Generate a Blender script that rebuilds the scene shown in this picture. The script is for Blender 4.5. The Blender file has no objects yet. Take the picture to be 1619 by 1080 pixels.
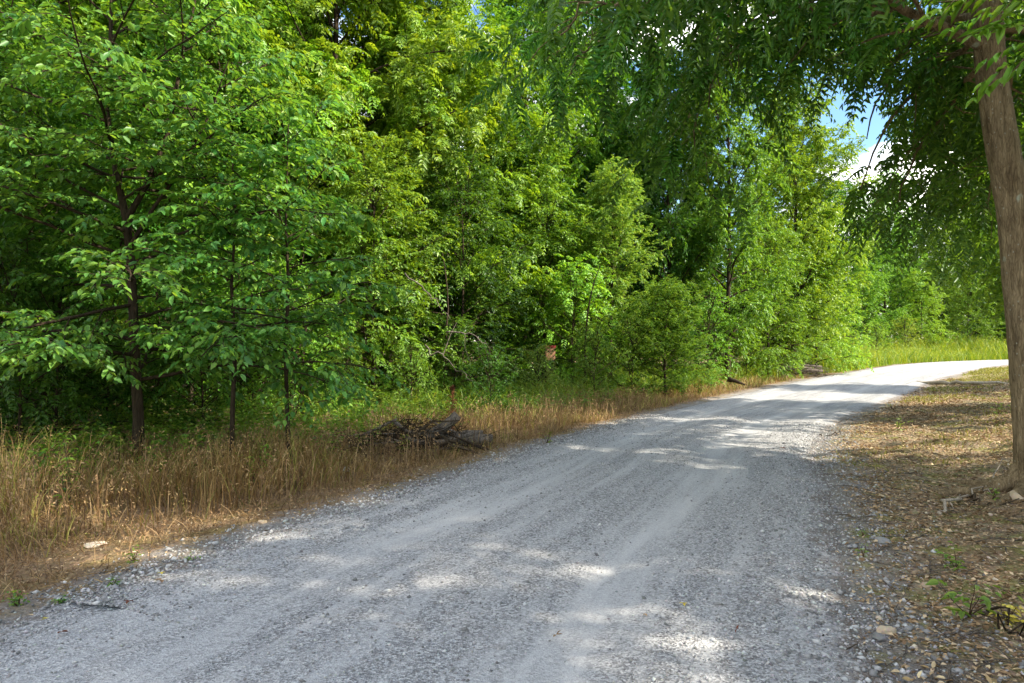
import bpy, math, random
import numpy as np
from mathutils import Vector, Matrix
R = math.radians
rng = np.random.default_rng(7)
random.seed(7)
S = bpy.context.scene
C = S.collection

# ------------------------------------------------------------------ camera, sky, sun, exposure
CAMH = 1.6
F = 1079.0                                   # focal length in photograph pixels
cam_d = bpy.data.cameras.new('camera'); cam = bpy.data.objects.new('camera', cam_d); C.objects.link(cam)
cam.location = (0, 0, CAMH); cam.rotation_euler = (R(90), 0, 0)
cam_d.sensor_width = 36; cam_d.lens = 24; cam_d.clip_start = .05; cam_d.clip_end = 3000
S.camera = cam

SUN_EL = 39.0
SUN_DIR = Vector((0.965, -0.26, 0)).normalized()          # horizontal direction towards the sun
az = math.atan2(SUN_DIR.x, SUN_DIR.y)                    # clockwise from +Y
W = bpy.data.worlds.new('World'); S.world = W; W.use_nodes = True
nt = W.node_tree; bgn = nt.nodes['Background']
sky = nt.nodes.new('ShaderNodeTexSky'); sky.sky_type = 'NISHITA'; sky.sun_disc = False
sky.sun_elevation = R(SUN_EL); sky.sun_rotation = az
sky.air_density = 1.0; sky.dust_density = .15; sky.ozone_density = 2.0
tc = nt.nodes.new('ShaderNodeTexCoord'); mp = nt.nodes.new('ShaderNodeMapping'); mp.inputs['Scale'].default_value = (1, 1, 2.6)
nz = nt.nodes.new('ShaderNodeTexNoise'); nz.noise_dimensions = '4D'; nz.inputs['W'].default_value = 10.5; nz.inputs['Scale'].default_value = 2.6; nz.inputs['Detail'].default_value = 7; nz.inputs['Roughness'].default_value = .55
rp = nt.nodes.new('ShaderNodeValToRGB'); rp.color_ramp.elements[0].position = .50; rp.color_ramp.elements[1].position = .58
mx = nt.nodes.new('ShaderNodeMix'); mx.data_type = 'RGBA'; mx.inputs[7].default_value = (14, 13.7, 13.3, 1)
nt.links.new(tc.outputs['Generated'], mp.inputs[0]); nt.links.new(mp.outputs[0], nz.inputs['Vector']); nt.links.new(nz.outputs[0], rp.inputs[0])
nt.links.new(rp.outputs[0], mx.inputs[0]); hs_ = nt.nodes.new('ShaderNodeHueSaturation'); hs_.inputs['Saturation'].default_value = 1.15; hs_.inputs['Value'].default_value = 1.0; nt.links.new(sky.outputs[0], hs_.inputs['Color']); nt.links.new(hs_.outputs[0], mx.inputs[6]); nt.links.new(mx.outputs[2], bgn.inputs['Color'])
bgn.inputs['Strength'].default_value = .058

sd = bpy.data.lights.new('sun', 'SUN'); sun = bpy.data.objects.new('sun', sd); C.objects.link(sun)
sd.energy = 2.2; sd.angle = R(.55); sd.color = (1, .93, .80)
tosun = Vector((SUN_DIR.x * math.cos(R(SUN_EL)), SUN_DIR.y * math.cos(R(SUN_EL)), math.sin(R(SUN_EL))))
sun.rotation_euler = tosun.to_track_quat('Z', 'Y').to_euler(); sun.location = (20, -20, 30)

S.view_settings.view_transform = 'Standard'; S.view_settings.look = 'None'; S.view_settings.gamma = 1
S.view_settings.use_curve_mapping = False; S.view_settings.exposure = 2.5
S.view_settings.use_white_balance = True; S.view_settings.white_balance_temperature = 6750; S.view_settings.white_balance_tint = 9
S.render.engine = 'CYCLES'
cy = S.cycles
cy.max_bounces = 8; cy.diffuse_bounces = 4; cy.glossy_bounces = 2; cy.transmission_bounces = 4; cy.transparent_max_bounces = 4
cy.use_denoising = True; cy.denoiser = 'OPENIMAGEDENOISE'; cy.caustics_reflective = False; cy.caustics_refractive = False
cy.sample_clamp_indirect = 6; cy.use_adaptive_sampling = True; cy.adaptive_threshold = .012

# ------------------------------------------------------------------ helpers
def at(px, py, d):
    """A point d metres in front of the camera that projects on photo pixel (px, py)."""
    return Vector(((px - 809.5) / F * d, d, CAMH - (py - 540) / F * d))

def props(o, label=None, cat=None, group=None, kind=None):
    if label: o['label'] = label
    if cat: o['category'] = cat
    if group: o['group'] = group
    if kind: o['kind'] = kind
    return o

def empty(name, loc, label, cat, group=None, rz=0, sc=1):
    o = bpy.data.objects.new(name, None); C.objects.link(o); o.location = loc; o.rotation_euler.z = rz
    o.scale = (sc, sc, sc) if not isinstance(sc, tuple) else sc
    o.empty_display_size = .2
    return props(o, label, cat, group)

def npmesh(name, V, Fs, mat, attrs=None, uv=None, smooth=False):
    """V (N,3); Fs list of int arrays (M,k)."""
    me = bpy.data.meshes.new(name)
    V = np.asarray(V, np.float32)
    me.vertices.add(len(V)); me.vertices.foreach_set('co', V.ravel())
    li = np.concatenate([f.ravel() for f in Fs]).astype(np.int32)
    tot = np.concatenate([np.full(len(f), f.shape[1]) for f in Fs]).astype(np.int32)
    st = np.concatenate([[0], np.cumsum(tot)[:-1]]).astype(np.int32)
    me.loops.add(len(li)); me.loops.foreach_set('vertex_index', li)
    me.polygons.add(len(tot)); me.polygons.foreach_set('loop_start', st); me.polygons.foreach_set('loop_total', tot)
    if smooth: me.polygons.foreach_set('use_smooth', np.ones(len(tot), bool))
    if uv is not None:
        l = me.uv_layers.new(name='UVMap'); l.data.foreach_set('uv', np.asarray(uv, np.float32)[li].ravel())
    me.update(calc_edges=True)
    for k, a in (attrs or {}).items():
        t = me.attributes.new(k, 'FLOAT', 'POINT'); t.data.foreach_set('value', np.asarray(a, np.float32))
    if mat: me.materials.append(mat)
    return me

def obj(name, me, parent=None):
    o = bpy.data.objects.new(name, me); C.objects.link(o)
    if parent: o.parent = parent
    return o

def unit(a): return a / np.maximum(np.linalg.norm(a, axis=-1, keepdims=True), 1e-9)

_w = [(rng.normal(size=2), rng.uniform(0, 6.28)) for _ in range(60)]
def fbm(x, y, f=1., octv=4, seed=0):
    x = np.asarray(x, float); y = np.asarray(y, float); z = np.zeros(np.broadcast(x, y).shape); a = 1.; s = 0
    for o in range(octv):
        for j in range(4):
            d, p = _w[(seed * 7 + o * 5 + j * 3) % 60]
            z = z + a * np.sin(f * (x * d[0] + y * d[1]) * 1.6 + p * 3 + 1.3 * np.sin(f * .7 * (y * d[0] - x * d[1]) + p)) / 4
        s += a; a *= .55; f *= 2.07
    return z / s * 1.6

class Tubes:
    def __init__(s): s.V = []; s.F4 = []; s.F3 = []; s.n = 0; s.uv = []
    def add(s, pts, rad, sides=6, cap=False, rough=0, uvs=1.):
        pts = np.asarray(pts, float); m = len(pts); rad = np.broadcast_to(np.asarray(rad, float), (m,))
        t = np.gradient(pts, axis=0); t = unit(t)
        ref = np.array([0, 0, 1.]) if abs(t[0][2]) < .8 else np.array([1., 0, 0])
        a = unit(np.cross(t, ref)); b = np.cross(t, a)
        th = np.linspace(0, 2 * np.pi, sides, endpoint=False)
        r = rad[:, None] * (1 + (rng.normal(size=(m, sides)) * rough if rough else 0))
        ring = pts[:, None] + r[..., None] * (np.cos(th)[None, :, None] * a[:, None] + np.sin(th)[None, :, None] * b[:, None])
        s.V.append(ring.reshape(-1, 3))
        i = np.arange(m - 1)[:, None] * sides; j = np.arange(sides)[None]; k = (j + 1) % sides
        q = np.stack([i + j, i + k, i + sides + k, i + sides + j], -1).reshape(-1, 4) + s.n
        s.F4.append(q); s.n += m * sides
        if cap:
            for e, o in ((0, 0), (m - 1, (m - 1) * sides)):
                s.V.append(pts[e][None]); c = s.n; s.n += 1
                base = c - m * sides - (1 if e else 0)
                tri = np.stack([base + o + np.arange(sides), base + o + (np.arange(sides) + 1) % sides, np.full(sides, c)], -1)
                s.F3.append(tri if e else tri[:, ::-1])
        return s
    def mesh(s, name, mat, off=(0, 0, 0)):
        V = np.concatenate(s.V) - np.asarray(off)
        return npmesh(name, V, [np.concatenate(s.F4)] + ([np.concatenate(s.F3)] if s.F3 else []), mat, smooth=True)

# leaf templates: (u along, v side, w normal) and faces
OV = np.array([[0, 0, 0], [.24, .42, .10], [.62, .40, .07], [1, 0, -.16], [.62, -.40, .07], [.24, -.42, .10], [.5, 0, -.02]])
OVF = np.array([[0, 6, 2, 1], [6, 3, 2, 2], [0, 5, 4, 6], [6, 4, 3, 3]])
DI = np.array([[0, 0, 0], [.45, .5, .12], [1, 0, -.1], [.45, -.5, .12]]); DIF = np.array([[0, 2, 1], [0, 3, 2]])
OV6 = np.array([[0, 0, 0], [.22, .40, .09], [.60, .42, .08], [1, 0, -.14], [.60, -.42, .08], [.22, -.40, .09]]); OV6F = np.array([[0, 3, 2, 1], [0, 5, 4, 3]])
FL = DI * np.array([1, 1, .12])
TPL = {'di': (DI, DIF), 'ov': (OV6, OV6F), 'fl': (FL, DIF)}

def leafset(pos, ax, nr, L, Wd):
    ax = unit(ax); nr = unit(nr - (nr * ax).sum(-1, keepdims=True) * ax); sd_ = np.cross(ax, nr)
    return dict(p=pos, a=ax, n=nr, s=sd_, L=L, W=Wd)

def cat_sets(sets):
    return {k: np.concatenate([s[k] for s in sets]) for k in sets[0]}

def sel(s, m): return {k: v[m] for k, v in s.items()}

def leaf_mesh(name, ls, mat, tpl='di', off=(0, 0, 0), rnd=None):
    T, TF = TPL[tpl]; n = len(ls['p']); k = len(T)
    V = (ls['p'][:, None] + T[None, :, 0:1] * ls['L'][:, None, None] * ls['a'][:, None] + T[None, :, 1:2] * ls['W'][:, None, None] * ls['s'][:, None]
         + T[None, :, 2:3] * ls['L'][:, None, None] * ls['n'][:, None]) - np.asarray(off)
    Fc = (TF[None] + (np.arange(n) * k)[:, None, None]).reshape(-1, TF.shape[1])
    rnd = rng.random(n) if rnd is None else rnd
    return npmesh(name, V.reshape(-1, 3), [Fc], mat, {'rnd': np.repeat(rnd, k)})

def simple_leaves(tp, td, tl, per, leaf=.09, wid=.5, spread=.5, up=1., droop=.35, planar=True):
    """Leaves set alternately along twigs. tp start, td direction, tl length."""
    n = len(tp); td = unit(td)
    side = unit(np.cross(td, np.array([0, 0, 1.]) + rng.normal(0, .15, (n, 3))))
    s = (np.arange(per)[None] + rng.uniform(.2, .8, (n, per))) / per
    P = tp[:, None] + td[:, None] * (s * tl[:, None])[..., None]
    P[..., 2] -= droop * s ** 2 * tl[:, None] * .6
    sg = np.where(np.arange(per) % 2 == 0, 1., -1.)[None, :, None]
    A = td[:, None] * .7 + side[:, None] * sg * .9 + rng.normal(0, spread * .5, (n, per, 3)); A[..., 2] -= droop + .15
    N = np.array([0, 0, up]) + rng.normal(0, .38, (n, per, 3)) - td[:, None] * .2 * 0
    L = leaf * rng.uniform(.45, 1.3, (n, per)) * (1 - .25 * s)
    f = lambda a: a.reshape(-1, 3)
    return leafset(f(P), f(A), f(N), L.ravel(), L.ravel() * wid)

def compound_leaves(p, d, Lr, pairs=7, leaflet=.09, wid=.32, droop=.55, jit=.14):
    """Pinnate leaves: leaflets in pairs along a drooping rachis. Returns leaflets and the rachis points."""
    n = len(p); d = unit(d)
    s = np.linspace(.18, .96, pairs)[None, :]
    dr = (droop * rng.uniform(.5, 1.4, n))[:, None]
    P = p[:, None] + d[:, None] * (s * Lr[:, None])[..., None]; P[..., 2] -= dr * s ** 2 * Lr[:, None]
    T = np.repeat(d[:, None], pairs, 1).copy(); T[..., 2] -= 2 * dr * s; T = unit(T)
    side = unit(np.cross(d, np.array([0, 0, 1.]) + rng.normal(0, .35, (n, 3))))[:, None]
    prof = (.72 + .5 * np.sin(np.pi * s))[..., None]
    out = []
    for sg in (1, -1):
        A = side * sg * .86 + T * .55 + rng.normal(0, jit, (n, pairs, 3)); A[..., 2] -= .22
        N = np.cross(T, side) ; N = np.where(N[..., 2:3] < 0, -N, N) + rng.normal(0, .22, (n, pairs, 3))
        L = leaflet * prof[..., 0] * rng.uniform(.85, 1.15, (n, pairs))
        out.append(leafset(P.reshape(-1, 3), A.reshape(-1, 3), N.reshape(-1, 3), L.ravel(), L.ravel() * wid))
    A = T[:, -1] + 0; N = np.tile([0, 0, 1.], (n, 1)) + rng.normal(0, .2, (n, 3)); L = leaflet * .8 * np.ones(n)
    out.append(leafset(P[:, -1], A, N, L, L * wid))
    ids = np.concatenate([np.repeat(np.arange(n), pairs)] * 2 + [np.arange(n)])
    return cat_sets(out), P, ids

# ------------------------------------------------------------------ materials
def newmat(name):
    m = bpy.data.materials.new(name); m.use_nodes = True; t = m.node_tree
    return m, t, t.nodes['Principled BSDF'], t.nodes['Material Output']
def N(t, ty, **kw):
    n = t.nodes.new(ty)
    for k, v in kw.items():
        if k in ('operation', 'data_type', 'blend_type', 'feature', 'attribute_name', 'attribute_type', 'noise_dimensions', 'wave_type', 'bands_direction'): setattr(n, k, v)
        else: n.inputs[k.replace('_', ' ')].default_value = v
    return n
def ramp(t, src, stops):
    r = t.nodes.new('ShaderNodeValToRGB'); e = r.color_ramp.elements
    e[0].position, e[0].color = stops[0][0], (*stops[0][1], 1); e[1].position, e[1].color = stops[-1][0], (*stops[-1][1], 1)
    for p, c in stops[1:-1]: x = e.new(p); x.color = (*c, 1)
    t.links.new(src, r.inputs[0]); return r.outputs[0]
def mixc(t, f, a, b, mode='MIX'):
    m = t.nodes.new('ShaderNodeMix'); m.data_type = 'RGBA'; m.blend_type = mode
    for i, v in ((0, f), (6, a), (7, b)):
        if isinstance(v, (int, float)): m.inputs[i].default_value = v
        elif isinstance(v, tuple): m.inputs[i].default_value = (*v, 1) if len(v) == 3 else v
        else: t.links.new(v, m.inputs[i])
    return m.outputs[2]
def mth(t, op, a, b=0., clamp=False):
    m = t.nodes.new('ShaderNodeMath'); m.operation = op; m.use_clamp = clamp
    for i, v in ((0, a), (1, b)):
        if isinstance(v, (int, float)): m.inputs[i].default_value = v
        else: t.links.new(v, m.inputs[i])
    return m.outputs[0]

def leaf_material(name, c0, c1, c2, trans=.42, tcol=None, rough=.42, objvar=.25):
    m, t, b, o = newmat(name)
    at_ = N(t, 'ShaderNodeAttribute', attribute_name='rnd'); oi = t.nodes.new('ShaderNodeObjectInfo')
    col = ramp(t, at_.outputs['Fac'], [(0, c0), (.55, c1), (1, c2)])
    hs = t.nodes.new('ShaderNodeHueSaturation')
    hv = mth(t, 'MULTIPLY_ADD', oi.outputs['Random'], objvar * .12); t.nodes[-1].inputs[2].default_value = .5 - objvar * .06
    vv = mth(t, 'MULTIPLY_ADD', oi.outputs['Random'], objvar * 1.0); t.nodes[-1].inputs[2].default_value = 1 - objvar * .5
    t.links.new(hv, hs.inputs['Hue']); t.links.new(vv, hs.inputs['Value']); t.links.new(col, hs.inputs['Color'])
    col = hs.outputs[0]
    t.links.new(col, b.inputs['Base Color']); b.inputs['Roughness'].default_value = rough; b.inputs['Specular IOR Level'].default_value = .35
    tr = t.nodes.new('ShaderNodeBsdfTranslucent'); tcl = mixc(t, 1.0, col, tcol or (1.75, 1.45, .55), 'MULTIPLY'); t.links.new(tcl, tr.inputs[0])
    ms = t.nodes.new('ShaderNodeMixShader'); ms.inputs[0].default_value = trans
    t.links.new(b.outputs[0], ms.inputs[1]); t.links.new(tr.outputs[0], ms.inputs[2]); t.links.new(ms.outputs[0], o.inputs[0])
    return m

M = {}
M['elm'] = leaf_material('elm_leaf', (.055, .175, .038), (.095, .265, .050), (.185, .370, .060))
M['walnut'] = leaf_material('walnut_leaf', (.036, .120, .018), (.064, .190, .026), (.120, .275, .038))
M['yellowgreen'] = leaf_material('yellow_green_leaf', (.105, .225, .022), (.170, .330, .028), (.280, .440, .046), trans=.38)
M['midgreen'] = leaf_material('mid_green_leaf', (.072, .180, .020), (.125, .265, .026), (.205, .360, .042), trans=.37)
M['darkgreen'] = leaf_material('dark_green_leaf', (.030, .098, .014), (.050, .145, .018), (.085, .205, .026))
M['paletip'] = leaf_material('pale_green_leaf', (.110, .210, .030), (.170, .280, .045), (.280, .360, .080))
M['weedgreen'] = leaf_material('weed_leaf', (.060, .165, .020), (.110, .240, .028), (.200, .320, .045))
M['straw'] = leaf_material('straw', (.150, .085, .030), (.300, .185, .070), (.460, .330, .150), trans=.3, tcol=(1.1, 1, .8), objvar=0, rough=.6)
M['olive'] = leaf_material('drying_grass', (.130, .140, .025), (.240, .240, .045), (.380, .360, .090), trans=.35, tcol=(1.1, 1, .7), objvar=0, rough=.6)
M['grass'] = leaf_material('green_grass', (.085, .170, .014), (.170, .270, .024), (.330, .370, .060), trans=.4, objvar=0, rough=.5)
M['deadstalk'] = leaf_material('dead_stalk', (.070, .038, .018), (.210, .120, .055), (.420, .280, .140), trans=.1, tcol=(1, 1, 1), objvar=0, rough=.8)
M['litter'] = leaf_material('litter_leaf', (.110, .065, .028), (.360, .240, .120), (.660, .520, .330), trans=.15, tcol=(1.1, .9, .7), objvar=.3, rough=.7)
M['rust'] = leaf_material('rust_leaf', (.110, .030, .014), (.170, .050, .022), (.240, .085, .034), trans=.15, tcol=(1, 1, 1), objvar=0, rough=.8)
M['yellow'] = leaf_material('yellow_leaf', (.55, .45, .06), (.65, .52, .07), (.7, .6, .1), trans=.15, tcol=(1, 1, 1), objvar=0)

def bark_material(name, ca, cb, scale=14, lichen=0., bump=.6, stretch=.18):
    m, t, b, o = newmat(name)
    tcd = t.nodes.new('ShaderNodeTexCoord'); mpp = t.nodes.new('ShaderNodeMapping'); mpp.inputs['Scale'].default_value = (1, 1, stretch)
    t.links.new(tcd.outputs['Object'], mpp.inputs[0])
    n1 = N(t, 'ShaderNodeTexNoise', Scale=scale, Detail=8., Roughness=.65, Distortion=.6); t.links.new(mpp.outputs[0], n1.inputs['Vector'])
    n2 = N(t, 'ShaderNodeTexNoise', Scale=scale * .22, Detail=4.); t.links.new(tcd.outputs['Object'], n2.inputs['Vector'])
    v1 = N(t, 'ShaderNodeTexVoronoi', Scale=scale * 2.6, feature='DISTANCE_TO_EDGE'); t.links.new(mpp.outputs[0], v1.inputs['Vector'])
    col = ramp(t, n1.outputs[0], [(.32, ca), (.68, cb)])
    col = mixc(t, mth(t, 'MULTIPLY', n2.outputs[0], .5), col, tuple(c * .5 for c in ca))
    crack = ramp(t, v1.outputs[0], [(0, (.30, .28, .26)), (.12, (1, 1, 1))]); col = mixc(t, .42, col, crack, 'MULTIPLY')
    if lichen:
        v = N(t, 'ShaderNodeTexVoronoi', Scale=5.5); nn = N(t, 'ShaderNodeTexNoise', Scale=9., Detail=5.)
        mp2 = t.nodes.new('ShaderNodeMapping'); mp2.inputs['Scale'].default_value = (1, 1, .75); t.links.new(tcd.outputs['Object'], mp2.inputs[0]); t.links.new(mp2.outputs[0], nn.inputs['Vector'])
        vv = mixc(t, .12, mp2.outputs[0], nn.outputs['Color']); t.links.new(vv, v.inputs['Vector'])
        sp = mth(t, 'MULTIPLY', ramp(t, v.outputs['Distance'], [(.13, (1, 1, 1)), (.20, (0, 0, 0))]), ramp(t, v.outputs['Color'], [(.48, (0, 0, 0)), (.52, (1, 1, 1))]))
        col = mixc(t, mth(t, 'MULTIPLY', sp, lichen), col, (.30, .33, .25))
        # small lichen flecks
        v3 = N(t, 'ShaderNodeTexVoronoi', Scale=26.); t.links.new(mp2.outputs[0], v3.inputs['Vector'])
        fl = mth(t, 'MULTIPLY', ramp(t, v3.outputs['Distance'], [(.14, (1, 1, 1)), (.24, (0, 0, 0))]), ramp(t, v3.outputs['Color'], [(.62, (0, 0, 0)), (.66, (1, 1, 1))]))
        col = mixc(t, mth(t, 'MULTIPLY', fl, lichen * .8), col, (.33, .33, .26))
    t.links.new(col, b.inputs['Base Color']); b.inputs['Roughness'].default_value = .9; b.inputs['Specular IOR Level'].default_value = .058
    bp = t.nodes.new('ShaderNodeBump'); bp.inputs['Strength'].default_value = bump; bp.inputs['Distance'].default_value = .012
    hgt = mth(t, 'ADD', n1.outputs[0], mth(t, 'MULTIPLY', ramp(t, v1.outputs[0], [(0, (0, 0, 0)), (.2, (1, 1, 1))]), .5)); t.links.new(hgt, bp.inputs['Height']); t.links.new(bp.outputs[0], b.inputs['Normal'])
    return m
M['bark'] = bark_material('grey_brown_bark', (.055, .040, .026), (.150, .112, .072))
M['bark_right'] = bark_material('lichen_bark', (.120, .086, .048), (.400, .305, .180), scale=19, lichen=.85, bump=1.0)
M['bark_dark'] = bark_material('dark_bark', (.030, .022, .015), (.090, .066, .044))
M['deadwood'] = bark_material('weathered_wood', (.070, .058, .048), (.300, .250, .205), scale=22)
M['greywood'] = bark_material('grey_dead_wood', (.150, .125, .105), (.420, .370, .320), scale=22, bump=.3)
M['palewood'] = bark_material('bleached_wood', (.300, .245, .185), (.620, .540, .440), scale=22, bump=.3)

def stone_material(name, a, b_, c):
    m, t, b, o = newmat(name)
    at_ = N(t, 'ShaderNodeAttribute', attribute_name='rnd'); oi = t.nodes.new('ShaderNodeObjectInfo')
    f = mth(t, 'FRACT', mth(t, 'ADD', at_.outputs['Fac'], oi.outputs['Random']))
    n = N(t, 'ShaderNodeTexNoise', Scale=60., Detail=4.); tcd = t.nodes.new('ShaderNodeTexCoord'); t.links.new(tcd.outputs['Object'], n.inputs['Vector'])
    col = ramp(t, f, [(0, a), (.6, b_), (1, c)]); col = mixc(t, .25, col, n.outputs['Color'], 'OVERLAY')
    t.links.new(col, b.inputs['Base Color']); b.inputs['Roughness'].default_value = .85; b.inputs['Specular IOR Level'].default_value = .25
    return m
M['stone'] = stone_material('grey_crushed_stone', (.13, .126, .123), (.31, .302, .295), (.55, .54, .525))
M['tanstone'] = stone_material('tan_stone', (.28, .20, .13), (.42, .33, .23), (.60, .52, .42))

# ------------------------------------------------------------------ road geometry
EL = np.array([(-7.5, -40), (-4.6, -14), (-3.75, -4), (-3.42, 0), (-2.98, 3.4), (-2.7, 4.17), (-2.1, 5.62), (-1.6, 6.39), (-1.18, 7.19), (-.25, 9.0), (.72, 10.9), (3.23, 15.1), (8.2, 22.6), (16.5, 34.2), (32, 52.5), (50, 62.5), (72, 65.5), (110, 66)], float)
ER = np.array([(-3.3, -40), (-.6, -14), (.35, -4), (.72, 0), (1.7, 3.2), (2.1, 4.33), (2.67, 5.7), (3.0, 6.5), (3.44, 7.41), (4.1, 9.3), (4.9, 10.9), (6.96, 14.3), (12.1, 20.9), (19.8, 31), (34.8, 47.5), (51, 57.2), (72, 60.5), (110, 61)], float)
def resample(E, n=900):
    t = np.arange(len(E)); tt = np.linspace(0, len(E) - 1, n * 2)
    out = np.empty((len(tt), 2))
    for j in range(2):                                       # Catmull-Rom
        P = np.concatenate([[2 * E[0, j] - E[1, j]], E[:, j], [2 * E[-1, j] - E[-2, j]]])
        i = np.minimum(tt.astype(int), len(E) - 2); u = tt - i
        p0, p1, p2, p3 = P[i], P[i + 1], P[i + 2], P[i + 3]
        out[:, j] = .5 * (2 * p1 + (p2 - p0) * u + (2 * p0 - 5 * p1 + 4 * p2 - p3) * u ** 2 + (3 * p1 - p0 - 3 * p2 + p3) * u ** 3)
    return out
rl = resample(EL); rr = resample(ER)
for _ in range(120):
    for q in (rl, rr): q[1:-1] = q[1:-1] * .5 + (q[:-2] + q[2:]) * .25
_d = np.linalg.norm(rl[:, None] - rr[None], axis=-1); _j = _d.argmin(1); cen = (rl + rr[_j]) / 2; halfw = _d[np.arange(len(rl)), _j] / 2
for _ in range(200):
    cen[1:-1] = cen[1:-1] * .5 + (cen[:-2] + cen[2:]) * .25; halfw[1:-1] = halfw[1:-1] * .5 + (halfw[:-2] + halfw[2:]) * .25
arc = np.concatenate([[0], np.cumsum(np.linalg.norm(np.diff(cen, axis=0), axis=1))])
tan = unit(np.gradient(cen, axis=0)); nor = np.stack([tan[:, 1], -tan[:, 0]], 1)     # to the right
def road_at(v):
    """centre, right-normal and half width at arc length v"""
    f = lambda a: np.interp(v, arc, a)
    return np.stack([f(cen[:, 0]), f(cen[:, 1])], -1), unit(np.stack([f(nor[:, 0]), f(nor[:, 1])], -1)), np.interp(v, arc, halfw * 1.0)
def road_sd(x, y):
    """signed distance across from the road's centre line (left negative) in units of metres, half width there"""
    x = np.asarray(x, float); sh = x.shape; P = np.stack([x.ravel(), np.asarray(y, float).ravel()], 1)
    out = np.empty(len(P)); hw = np.empty(len(P)); vv = np.empty(len(P)); cs = cen[::4]; ns = nor[::4]; hs = halfw[::4]; as_ = arc[::4]
    for k in range(0, len(P), 20000):
        q = P[k:k + 20000]; d2 = ((q[:, None] - cs[None]) ** 2).sum(-1); i = d2.argmin(1)
        dv = q - cs[i]; s = (dv * ns[i]).sum(1); dist = np.sqrt((dv ** 2).sum(1))
        out[k:k + 20000] = np.where(np.abs(s) > .8 * dist, s, np.sign(s) * dist); hw[k:k + 20000] = hs[i]; vv[k:k + 20000] = as_[i]
    return out.reshape(sh), hw.reshape(sh), vv.reshape(sh)
def sstep(x, a, b): t = np.clip((x - a) / (b - a), 0, 1); return t * t * (3 - 2 * t)
def ground_h(x, y, sdv=None, hw=None):
    if sdv is None: sdv, hw, _ = road_sd(x, y)
    e = np.abs(sdv) - hw
    rough = .05 * fbm(x, y, 1.1, 4, 1) + .018 * fbm(x, y, 5, 3, 2)
    left = -.09 * sstep(e, .25, 1.3) + .10 * sstep(e, 1.5, 5) + .16 * sstep(e, 5, 20) * (fbm(x, y, .25, 2, 3) + .6)
    right = .03 * sstep(e, 0, 1) + .14 * sstep(e, .7, 3.2) + .10 * sstep(e, .8, 2.5) * fbm(x, y, .8, 2, 4)
    h = np.where(sdv < 0, left, right) + rough * sstep(e, -.2, .8)
    return np.where(e < -.25, -.07, h - .07 * (1 - sstep(e, -.25, .15)))
def road_h(u, v, x, y):
    """u: -1..1 across"""
    ruts = -.028 * (np.exp(-((u + .47) / .13) ** 2) + np.exp(-((u - .36) / .13) ** 2)) + .022 * np.exp(-((u + .05) / .16) ** 2) + .030 * np.exp(-((np.abs(u) - .80) / .10) ** 2)
    h = .035 * (1 - u ** 2) + ruts * .75 + .005 * fbm(x, y, 3.5, 3, 5) + .003 * fbm(x, y, .6, 2, 8)
    return h - .15 * sstep(np.abs(u) + .045 * fbm(x, y, 2.2, 3, 9), .97, 1.28)

# ------------------------------------------------------------------ ground sheet
def axis_coords(lo, hi, st, far_lo, far_hi):
    a = list(np.arange(lo, hi, st)); s = st; x = a[-1]
    while x < far_hi: s *= 1.16; x += s; a.append(x)
    s = st; x = a[0]; pre = []
    while x > far_lo: s *= 1.16; x -= s; pre.append(x)
    return np.array(pre[::-1] + a)
gx = axis_coords(-8, 12, .13, -700, 700); gy = axis_coords(1.5, 20, .13, -300, 900)
GX, GY = np.meshgrid(gx, gy); SDV, HW, _ = road_sd(GX, GY)
GZ = ground_h(GX, GY, SDV, HW)
ny, nx = GX.shape
ii = (np.arange(ny - 1)[:, None] * nx + np.arange(nx - 1)[None]); gf = np.stack([ii, ii + 1, ii + nx + 1, ii + nx], -1).reshape(-1, 4)

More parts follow.
